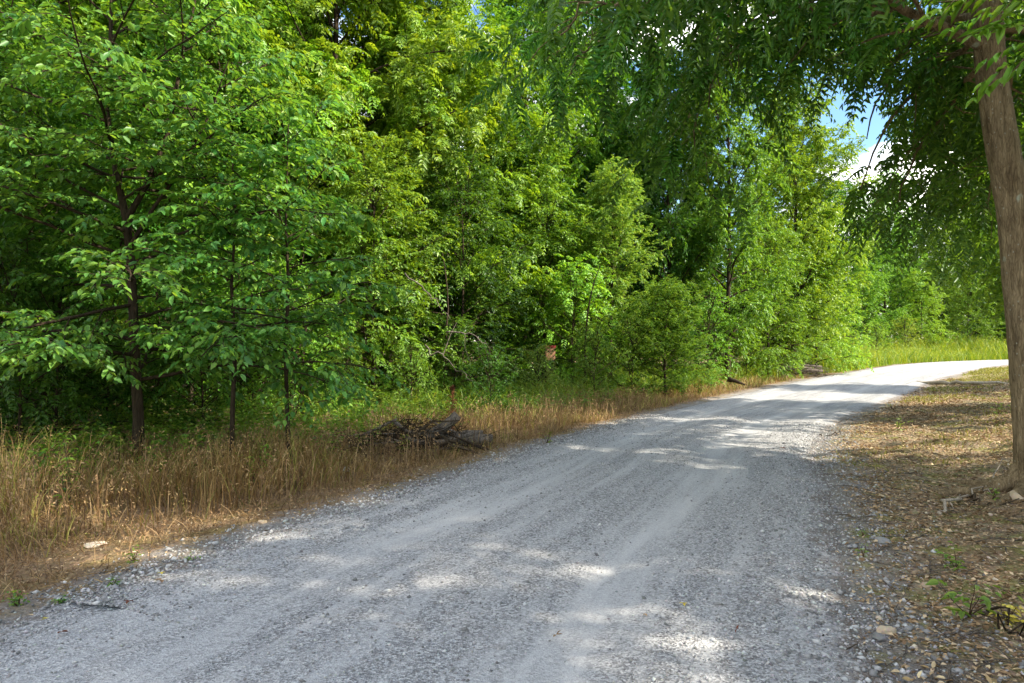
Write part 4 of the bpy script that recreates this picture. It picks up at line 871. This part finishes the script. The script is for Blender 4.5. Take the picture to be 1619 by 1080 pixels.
# ------------------------------------------------------------------ leaf litter and twigs on the right bank
def bank(x, y, s, e): return (s > 0) * sstep(e + .25 * fbm(x, y, 1.8, 3, 35), -.05, .55) * (x / np.maximum(y, .1) < .80) * (.3 + .7 * sstep(fbm(x, y, 1.3, 3, 36), -.7, .5))
x = rng.uniform(1, 24, 480000); y = 2.8 + 26 * rng.random(480000) ** 1.9; k = (x / y < .8) & (x > .25 * y); x, y = x[k], y[k]; s, h_, _ = road_sd(x, y); e = s - h_; k = rng.random(len(x)) < bank(x, y, s, e); x, y, e = x[k], y[k], e[k]; n = len(x)
P = np.stack([x, y, gz(x, y) + rng.uniform(.002, .018, n)], 1); L = rng.uniform(.015, .05, n) * np.interp(y, [3, 20], [.9, 1.8])
ls = leafset(P, np.concatenate([rng.normal(size=(n, 2)), rng.normal(0, .22, (n, 1))], 1), np.stack([rng.normal(0, .35, n), rng.normal(0, .35, n), np.ones(n)], 1), L, L * rng.uniform(.25, .7, n))
big = np.argsort(-ls['L'] / P[:, 1])[:260]; m = np.ones(n, bool); m[big] = False
props(obj('leaf_litter', leaf_mesh('leaf_litter', sel(ls, m), M['litter'], 'di'), ground), kind='stuff')
lit = [leaf_mesh('fallen_leaf', leafset(np.zeros((1, 3)), np.array([[1., 0, 0]]), np.array([[0, 0, 1.]]), np.ones(1), np.full(1, .5)), M['litter'], 'ov', rnd=np.array([r_])) for r_ in (.15, .4, .6, .8, .95)]
for j, i in enumerate(big):
    o = obj('fallen_leaf', lit[j % 5], ground); a, s_, n_ = ls['a'][i], ls['s'][i], ls['n'][i]; L = ls['L'][i]
    o.matrix_basis = Matrix(((a[0] * L, s_[0] * L, n_[0] * L, P[i, 0]), (a[1] * L, s_[1] * L, n_[1] * L, P[i, 1]), (a[2] * L, s_[2] * L, n_[2] * L, P[i, 2] + .004), (0, 0, 0, 1)))
tw = Tubes()
for i in range(900):
    y = 3 + 16 * rng.random() ** 1.6; x = rng.uniform(.2, .82) * y
    s, h_, _ = road_sd(np.array([x]), np.array([y]))
    if s[0] - h_[0] < .15 or s[0] < 0: continue
    a = rng.uniform(0, 6.28); q = curve((x, y, G(x, y) + .012), (math.cos(a), math.sin(a), 0), rng.uniform(.08, .45), 5, 0, .22); q[:, 2] = ground_h(q[:, 0], q[:, 1]) + rng.uniform(.004, .02)
    tw.add(q, np.linspace(rng.uniform(.0025, .006), .0015, 5), 4)
props(obj('twig_litter', tw.mesh('twig_litter', M['deadwood']), ground), kind='stuff')
# moss / short growth on the right
x, y, s, e = scatter(150000, (1.5, 30), (3, 40), lambda x, y, s, e: (s > 0) * (e > .3) * (x / y < .8) * sstep(fbm(x, y, .9, 3, 40) + .025 * (y - 11), .05, .6) * np.where(y > 12, 1, .7)); n = len(x)
props(obj('bank_grass', blade_mesh('bank_grass', x, y, gz(x, y), rng.uniform(.015, .075, n) * (1 + y * .03), .005 + .0009 * y, 1.3, M['olive'])), 'thin mossy grass on the right bank', kind='stuff')
# gravel thrown onto both verges
x = rng.uniform(-6, 12, 90000); y = 3 + 12 * rng.random(90000) ** 1.5; s, h_, _ = road_sd(x, y); e = np.abs(s) - h_
k = (rng.random(len(x)) < np.exp(-np.clip(e, 0, 9) / .33) * .55) & (e > -.1) & visible(x, y); x, y = x[k], y[k]; n = len(x); szz = np.clip(rng.lognormal(math.log(.007), .4, n), .003, .02)
props(obj('scattered_gravel', stones_mesh('scattered_gravel', np.stack([x, y, gz(x, y) + szz * .2], 1), szz, M['stone']), ground), kind='stuff')
x = rng.uniform(1.5, 12, 9000); y = 3 + 10 * rng.random(9000) ** 1.4; s, h_, _ = road_sd(x, y); e = s - h_; k = (e > .1) & (e < 3) & visible(x, y) & (rng.random(len(x)) < .45); x, y = x[k], y[k]; n = len(x); szz = np.clip(rng.lognormal(math.log(.010), .5, n), .004, .035)
props(obj('tan_pebbles', stones_mesh('tan_pebbles', np.stack([x, y, gz(x, y) + szz * .2], 1), szz, M['tanstone']), ground), kind='stuff')

# ------------------------------------------------------------------ rocks
def rock(px, py, size, label, mat, flat=.5, group=None):
    d = (CAMH - 0.02) * F / (py - 540); x = at_px(px, d); z = G(x, d); sdv, hw_, vv = road_sd(np.array([x]), np.array([d]))
    me = bpy.data.meshes.new('rock'); import bmesh
    bm = bmesh.new(); bmesh.ops.create_icosphere(bm, subdivisions=3, radius=1)
    o1 = rng.uniform(0, 50, 3)
    pl = [(unit(rng.normal(size=3)), rng.uniform(.55, .85)) for _ in range(9)]
    for v in bm.verts:
        c = np.array(v.co)
        for n_, dd in pl:
            q = c @ n_
            if q > dd: c = c - n_ * (q - dd)
        c = c * (1 + .05 * math.sin(c[0] * 7 + o1[0]) * math.sin(c[1] * 8 + o1[1])); v.co = (c[0] * size, c[1] * size * .75, c[2] * size * flat)
    bm.to_mesh(me); bm.free(); me.materials.append(mat)
    o = bpy.data.objects.new('rock', me); C.objects.link(o); o.location = (x, d, z + size * flat * .35); o.rotation_euler.z = rng.uniform(0, 6.28)
    props(o, label, 'rock', group)
rock(415, 822, .055, 'pale flat rock on the left verge edge near the gravel', M['tanstone'])
rock(150, 845, .09, 'pinkish flat rock half buried under the dry grass at the left', M['tanstone'], .3)
rock(1322, 953, .035, 'white rounded stone where the road meets the right bank', M['stone'], .7)
rock(1390, 1005, .05, 'grey-white flat stone on the right bank near the bottom', M['stone'], .4)
rock(1400, 995, .055, 'rusty brown stone beside the grey-white flat stone', M['tanstone'], .5)
rock(1395, 855, .075, 'grey flat stone lying in the litter halfway up the right bank', M['stone'], .35)
rock(1467, 920, .045, 'pale chunk of stone in the litter left of the green seedling', M['tanstone'], .6)
rock(1605, 800, .10, 'pale broken rock at the foot of the right-hand trunk', M['tanstone'], .7)
rock(1345, 985, .03, 'small grey stone at the lower right road edge', M['stone'], .7)

# ------------------------------------------------------------------ small weeds
def weed(px, py, h, label, mat=None, nst=7, leaf=.04, name='weed', dd=None, cat='weed', lean=.5, kind='simple', per=9):
    d = dd or (CAMH) * F / (py - 540); x = at_px(px, d); z = G(x, d) - .01; loc = (x, d, z); root = empty(name, loc, label, cat)
    t = Tubes(); tp, td, tl = [], [], []
    for i in range(nst):
        a = rng.uniform(0, 6.28); L = h * rng.uniform(.6, 1.1); q = curve(np.array(loc), [math.cos(a) * lean, math.sin(a) * lean, 1], L, 6, .02, .12)
        t.add(q, np.linspace(.004 + h * .003, .0015, 6), 4)
        for u in np.linspace(.12, .98, max(3, int(L * 14))):
            p, tg = interp_path(q, u); b = rng.uniform(0, 6.28); tp.append(p); td.append(tg * .5 + np.array([math.cos(b), math.sin(b), .2])); tl.append(leaf * 2.0)
    tp, td, tl = map(np.array, (tp, td, tl)); obj('stem', t.mesh('stem', M['bark_dark'] if h > .6 else M['deadstalk'], loc), root)
    ls = simple_leaves(tp, td, tl, per if per < 5 else 3, leaf, .5); obj('leaves', leaf_mesh('leaves', ls, mat or M['weedgreen'], 'ov', loc), root)
    return root
weed(212, 885, .11, 'green tuft of weed at the gravel edge left of centre-left', leaf=.03)
weed(302, 886, .08, 'small green weed right on the gravel edge beside a similar tuft', leaf=.025)
weed(178, 925, .07, 'low green weed in the gravel between two larger tufts', leaf=.025)
weed(28, 955, .09, 'green weed at the lower left corner by the road', leaf=.03)
weed(95, 950, .05, 'tiny sprout in the brown verge near the lower left corner', leaf=.02)
weed(105, 830, .75, 'tall leafy green plant standing in the dry grass at the left', leaf=.055, nst=6, lean=.14, dd=6.6, cat='plant', name='tall_weed')
weed(640, 712, .34, 'upright bright green grass-like plant in front of the brush pile', M['grass'], leaf=.05, nst=8, lean=.2, dd=10, cat='plant')
weed(1530, 985, .26, 'bright green seedling with drooping leaves on the right bank', M['paletip'], leaf=.075, nst=4, lean=.8, cat='seedling', name='seedling', per=4)
weed(1512, 905, .13, 'smaller green seedling in the litter above the bright one', M['paletip'], leaf=.05, nst=3, lean=.6, cat='seedling', name='seedling', per=4)
weed(1590, 990, .12, 'yellowish weed at the right edge beside the bright seedling', M['yellow'], leaf=.045, nst=4, lean=.9)
weed(1365, 880, .10, 'thin yellow-green weed on the right bank below the grey flat stone', M['yellowgreen'], leaf=.025, nst=3, lean=.2)
weed(1365, 850, .08, 'thin yellow-green weed on the right bank just above a similar one', M['yellowgreen'], leaf=.025, nst=3, lean=.2)
weed(1568, 798, .12, 'small yellow-green sprout at the foot of the right-hand trunk', M['paletip'], leaf=.035, nst=4)
weed(1580, 672, .28, 'yellow-green weed on the bank left of the trunk, farther back', M['paletip'], leaf=.06, nst=5)
weed(1420, 688, .22, 'small light green plant by the crooked stick at the road edge', M['paletip'], leaf=.05, nst=5)
weed(865, 700, .18, 'small green weed between dry grass and road near the middle', M['grass'], leaf=.04, nst=5)
for i, (px, dd, h) in enumerate([(150, 8.2, .6), (300, 8.6, .55), (395, 8.2, .5), (520, 9.2, .5), (250, 8.0, .45), (60, 7.6, .6), (580, 10.4, .45), (1105, 20.5, .9), (1080, 19.8, .7), (1125, 22, .8), (960, 17.5, .6), (1030, 19, .5), (885, 15.5, .55), (800, 14.2, .5), (930, 16.5, .5), (1210, 27, .6), (700, 14, .6)]):
    weed(px, 0, h, ['tall green weed standing in the dry grass before the wood'][0], M['weedgreen'], leaf=.07, nst=8, lean=.35, dd=dd, cat='weed', name='tall_weed')['group'] = 'tall weeds before the wood'

# rust coloured dead plant stalk
d = 11.3; x = at_px(713, d); z = G(x, d); root = empty('dead_dock_plant', (x, d, z), 'rust-red dead seed stalk standing upright right of the brush pile', 'dead plant')
q = curve((x, d, z - .05), (.02, 0, 1), 1.0, 7, .02, .03); obj('stem', Tubes().add(q, np.linspace(.010, .004, 7), 5).mesh('stem', M['rust'], (x, d, z)), root)
n = 420; u = rng.uniform(.25, 1, n); pp = np.array([interp_path(q, min(a, .99))[0] for a in u]); pp += rng.normal(0, 1, (n, 3)) * (.045 * np.sin(np.pi * np.clip((u - .2) / .82, 0, 1)) + .004)[:, None] * np.array([1, 1, .6])
ls = leafset(pp, rng.normal(size=(n, 3)) + np.array([0, 0, .8]), rng.normal(size=(n, 3)), np.full(n, .035), np.full(n, .018)); obj('seed_head', leaf_mesh('seed_head', ls, M['rust'], 'di', (x, d, z)), root)['kind'] = 'stuff'

# ------------------------------------------------------------------ brush piles, logs, sticks
def brush_pile(px0, px1, d, h, label, logs, nsticks, mat, dep=.9):
    x0, x1 = at_px(px0, d), at_px(px1, d); xc = (x0 + x1) / 2; g = G(xc, d); loc = (xc, d, g); root = empty('brush_pile', loc, label, 'brush pile')
    for pts, r, m in logs:
        q = np.array(pts, float); obj('log', Tubes().add(q, np.linspace(r, r * .75, len(q)), 10, cap=True, rough=.07).mesh('log', m), root)
    W_ = x1 - x0
    for i in range(40):
        a = rng.normal(0, .5) + (0 if rng.random() < .5 else math.pi); L = rng.uniform(.5, 1.1) * W_ * .45; cx = rng.uniform(-.45, .45) * W_
        q = curve((cx - math.cos(a) * L * .4, rng.normal(0, .3) * dep, rng.uniform(.02, h * .75) * (1 - abs(cx / W_))), (math.cos(a), rng.normal(0, .3), rng.normal(.05, .22)), L, 7, 0, .15)
        q[:, 2] = np.clip(q[:, 2], .01, h * 1.05); obj('branch', Tubes().add(q, np.linspace(rng.uniform(.010, .034), .006, 7), 6, rough=.05).mesh('branch', [mat, M['bark'], M['greywood']][i % 3]), root)
    t = Tubes()
    for i in range(nsticks):
        a = rng.uniform(0, 6.28); L = rng.uniform(.15, .7); cx = np.clip(rng.normal(0, .27), -.5, .5) * W_
        q = curve((cx, rng.normal(0, .32) * dep, rng.uniform(.0, h) * (1 - 1.3 * abs(cx / W_))), (math.cos(a), math.sin(a) * .5, rng.normal(0, .3)), L, 5, 0, .25); q[:, 2] = np.clip(q[:, 2], .0, h * 1.25)
        t.add(q, np.linspace(rng.uniform(.003, .009), .002, 5), 4)
    props(obj('twigs', t.mesh('twigs', mat), root), kind='stuff')
    return root
DW = M['deadwood']
brush_pile(548, 762, 10.6, .46, 'grey brush pile of logs and tangled branches in the dry grass left of the road', [
    ([(.15, -.1, .20), (.40, -.08, .32), (.62, -.05, .50), (.68, -.04, .56)], .095, DW),
    ([(-.1, -.25, .22), (.15, -.28, .17), (.5, -.28, .18), (.85, -.22, .27), (.95, -.2, .30)], .035, DW),
    ([(.15, .1, .10), (.55, .05, .14), (1.0, .0, .16), (1.22, 0, .17)], .115, DW),
    ([(.35, .3, .16), (.8, .25, .22), (1.05, .2, .24)], .07, DW),
    ([(-.28, -.2, .47), (-.1, -.2, .34), (.12, -.15, .26)], .03, DW),
    ([(-1.0, -.15, .16), (-.6, -.2, .34), (-.25, -.1, .50)], .022, DW),
    ([(-.5, .2, .10), (0, .2, .2), (.4, .25, .22)], .06, DW)], 420, M['bark_dark'])
brush_pile(1225, 1305, 31.5, .75, 'far brush pile of pale sticks beside the road before the sunlit bushes', [
    ([(-1.2, -.2, .45), (-.3, -.2, .5), (.5, -.1, .42)], .06, DW), ([(-.8, -.1, .62), (.3, 0, .55), (1.0, 0, .5)], .05, DW), ([(-.2, -.3, .2), (.3, -.3, .35), (.9, -.3, .3)], .08, DW)], 300, M['deadwood'], 1.2)
def stick(name, label, cat, pts, r, mat, forks=(), sides=8):
    pts = [np.array(p, float) for p in pts]; loc = pts[0]; root = empty(name, tuple(loc), label, cat)
    q = path(*pts) if len(pts) > 3 else np.array(pts); obj('stem', Tubes().add(q, np.linspace(r, r * .35, len(q)), sides, cap=True, rough=.06).mesh('stem', mat, loc), root)
    for fp, fr in forks: fq = np.array([np.array(p, float) for p in fp]); obj('fork', Tubes().add(fq, np.linspace(fr, fr * .3, len(fq)), 6, rough=.05).mesh('fork', mat, loc), root)
    return root
def gp(px, py, up=0.):
    d = (CAMH - .12) * F / (py - 540)
    for _ in range(4):
        x = at_px(px, d); d = (CAMH - G(x, d) - up) * F / (py - 540)
    x = at_px(px, d); return np.array([x, d, G(x, d) + up])
stick('bleached_stick', 'pale twisted dead stick lying left of the right-hand trunk', 'stick', [gp(1486, 812, .015), gp(1493, 800, .04), gp(1508, 789, .06), gp(1526, 785, .035), gp(1545, 779, .03), gp(1562, 773, .035)], .017, M['palewood'],
      [((gp(1500, 792, .05), gp(1506, 800, .02), gp(1507, 806, 0)), .012), ((gp(1562, 773, .035), gp(1569, 762, .05), gp(1571, 750, .09), gp(1580, 744, .10), gp(1584, 734, .13)), .011), ((gp(1562, 773, .035), gp(1568, 782, .01)), .006), ((gp(1584, 734, .13), gp(1597, 732, .10)), .007)])
stick('fallen_branch', 'thin brown fallen branch running along the ground to the trunk foot', 'branch', [gp(1526, 784, .02), gp(1545, 793, .02), gp(1565, 796, .02), gp(1590, 794, .03), gp(1612, 788, .03)], .012, M['bark'])
stick('crooked_stick', 'crooked thin stick at the road edge in the sunlit band', 'stick', [gp(1285, 688, .02), gp(1300, 690, .02), gp(1318, 688, .03), gp(1326, 682, .05), gp(1331, 674, .09)], .010, M['bark_dark'], [((gp(1318, 688, .03), gp(1326, 689, .02)), .006)])
stick('dead_stick', 'thin dark stick on the gravel near the bottom right', 'stick', [gp(1228, 1038, .012), gp(1245, 1041, .015), gp(1262, 1043, .012), gp(1276, 1046, .01)], .006, M['bark_dark'])
stick('dead_stick', 'thin dark curved twig lying above the bottom stick by the road edge', 'stick', [gp(1288, 1010, .01), gp(1305, 1024, .015), gp(1322, 1032, .015), gp(1345, 1034, .01), gp(1362, 1028, .01)], .005, M['bark_dark'])
stick('dead_stick', 'long dark stick slanting out of the lower right edge by the seedling', 'stick', [gp(1560, 965, .02), gp(1585, 988, .03), gp(1605, 1000, .02), gp(1640, 1018, .01)], .008, M['bark_dark'])
stick('fallen_log', 'weathered grey log lying on the far right bank left of the trunk', 'log', [gp(1450, 606, .03), gp(1480, 605, .07), gp(1530, 606, .07), gp(1592, 607, .06)], .10, M['palewood'])
stick('fallen_log', 'short dark log lying in the dry grass left of the road bend', 'log', [(at_px(1150, 23.5), 23.5, .30), (at_px(1164, 23.4), 23.4, .24), (at_px(1178, 23.3), 23.3, .12)], .09, M['bark_dark'])
# bare dead branches hanging in front of the dark wood
for pts, fk, lab in [
  ([A_(640, 432, 14), A_(668, 455, 14), A_(690, 472, 14), A_(700, 490, 14), A_(712, 505, 14)], [((A_(672, 458, 14), A_(683, 476, 14), A_(686, 486, 14)), .006), ((A_(690, 472, 14), A_(705, 478, 14)), .006)], 'pale bare dead branch slanting down in the dark left of the small round tree'),
  ([A_(705, 525, 13.5), A_(735, 528, 13.5), A_(760, 535, 13.5), A_(780, 555, 13.5)], [((A_(735, 528, 13.5), A_(735, 550, 13.5), A_(745, 575, 13.5)), .006), ((A_(755, 533, 13.5), A_(757, 560, 13.5)), .005)], 'arching bare branch with hanging twigs above the green bushes'),
  ([A_(672, 545, 13.5), A_(700, 563, 13.5), A_(730, 590, 13.4), A_(748, 602, 13.3)], [((A_(700, 563, 13.5), A_(712, 530, 13.6), A_(722, 510, 13.8)), .010)], 'bare leaning branch dipping into the green bushes behind the brush pile')]:
    stick('dead_branch', lab, 'branch', pts, .016, M['deadwood'], fk)

# small salmon panel glimpsed through the wood, litter and leaves on the road
d = 20.5; x = at_px(870, d); z = CAMH - (560 - 540) / F * d
root = empty('wooden_panel', (x, d, G(x, d)), 'small salmon and rust-red panel glimpsed between the leaves of the wood edge', 'panel')
mm, t_, b_, _o = newmat('salmon_paint'); nn1 = N(t_, 'ShaderNodeTexNoise', Scale=9., Detail=5.); b_.inputs['Roughness'].default_value = .8
t_.links.new(ramp(t_, nn1.outputs[0], [(.35, (.36, .15, .07)), (.6, (.55, .30, .18))]), b_.inputs['Base Color'])
mr, t_, b_, _o = newmat('rust_red_paint'); b_.inputs['Base Color'].default_value = (.26, .035, .025, 1); b_.inputs['Roughness'].default_value = .8
import bmesh
def box(name, sx, sy, sz, loc, mat, parent):
    me = bpy.data.meshes.new(name); bm = bmesh.new(); bmesh.ops.create_cube(bm, size=1)
    for v in bm.verts: v.co = (v.co.x * sx, v.co.y * sy, v.co.z * sz)
    bmesh.ops.bevel(bm, geom=bm.edges[:], offset=.004, segments=1, affect='EDGES'); bm.to_mesh(me); bm.free(); me.materials.append(mat); o = obj(name, me, parent); o.location = loc; return o
zl = z - G(x, d)
for i in range(3): box('board', .095, .025, .36, ((i - 1) * .102, 0, zl), mm, root)
box('top_rail', .34, .04, .08, (0, 0, zl + .22), mr, root)
for sx in (-.13, .13): box('post', .035, .035, zl + .2, (sx, .05, (zl + .2) / 2), M['bark_dark'], root)
d = 6.9; o = props(obj('paper_scrap', None or bpy.data.meshes.new('paper_scrap')), 'crumpled white scrap in the brown stalks left of the road', 'scrap')
bm = bmesh.new(); bmesh.ops.create_icosphere(bm, subdivisions=2, radius=.05)
for v in bm.verts: v.co = v.co * (1 + .35 * rng.normal()) ; v.co.z *= .6
bm.to_mesh(o.data); bm.free(); mw, t_, b_, _o = newmat('white_paper'); b_.inputs['Base Color'].default_value = (.6, .62, .65, 1); o.data.materials.append(mw); o.location = gp(548, 742, .03)
for i, (px, py, mat, lab, s_) in enumerate([(1081, 968, 'yellow', 'yellow leaf lying in the middle of the gravel road', .030), (255, 964 - 46, 'yellow', 'pale yellow leaf on the gravel near the left road edge', .03), (203, 965, 'rust', 'rust brown leaf on the gravel near the left edge', .035), (75, 993, 'yellow', 'pale yellow leaf on the gravel in the lower left corner', .03), (98, 1015, 'rust', 'brown leaf on the gravel in the lower left corner', .035), (255, 930, 'litter', 'dry tan leaf clump on the gravel below the small weeds', .05), (1237, 714, 'rust', 'small dark leaf on the road below the sunlit band', .05), (880, 1020, 'litter', 'dry leaf in the sun patch at the bottom of the road', .035), (1020, 985, 'litter', 'tiny dry leaf right of the yellow leaf', .02), (1165, 1010, 'rust', 'brown leaf on the gravel near the bottom middle', .025)]):
    d = CAMH * F / (py - 540); x = at_px(px, d); o = obj('fallen_leaf', leaf_mesh('fallen_leaf', leafset(np.zeros((3, 3)), rng.normal(size=(3, 3)) * np.array([1, 1, .25]), np.array([[0, .3, 1.]] * 3), np.full(3, s_), np.full(3, s_ * .6)), M[mat], 'ov')); o.location = (x, d, .055)
    props(o, lab, 'leaf')
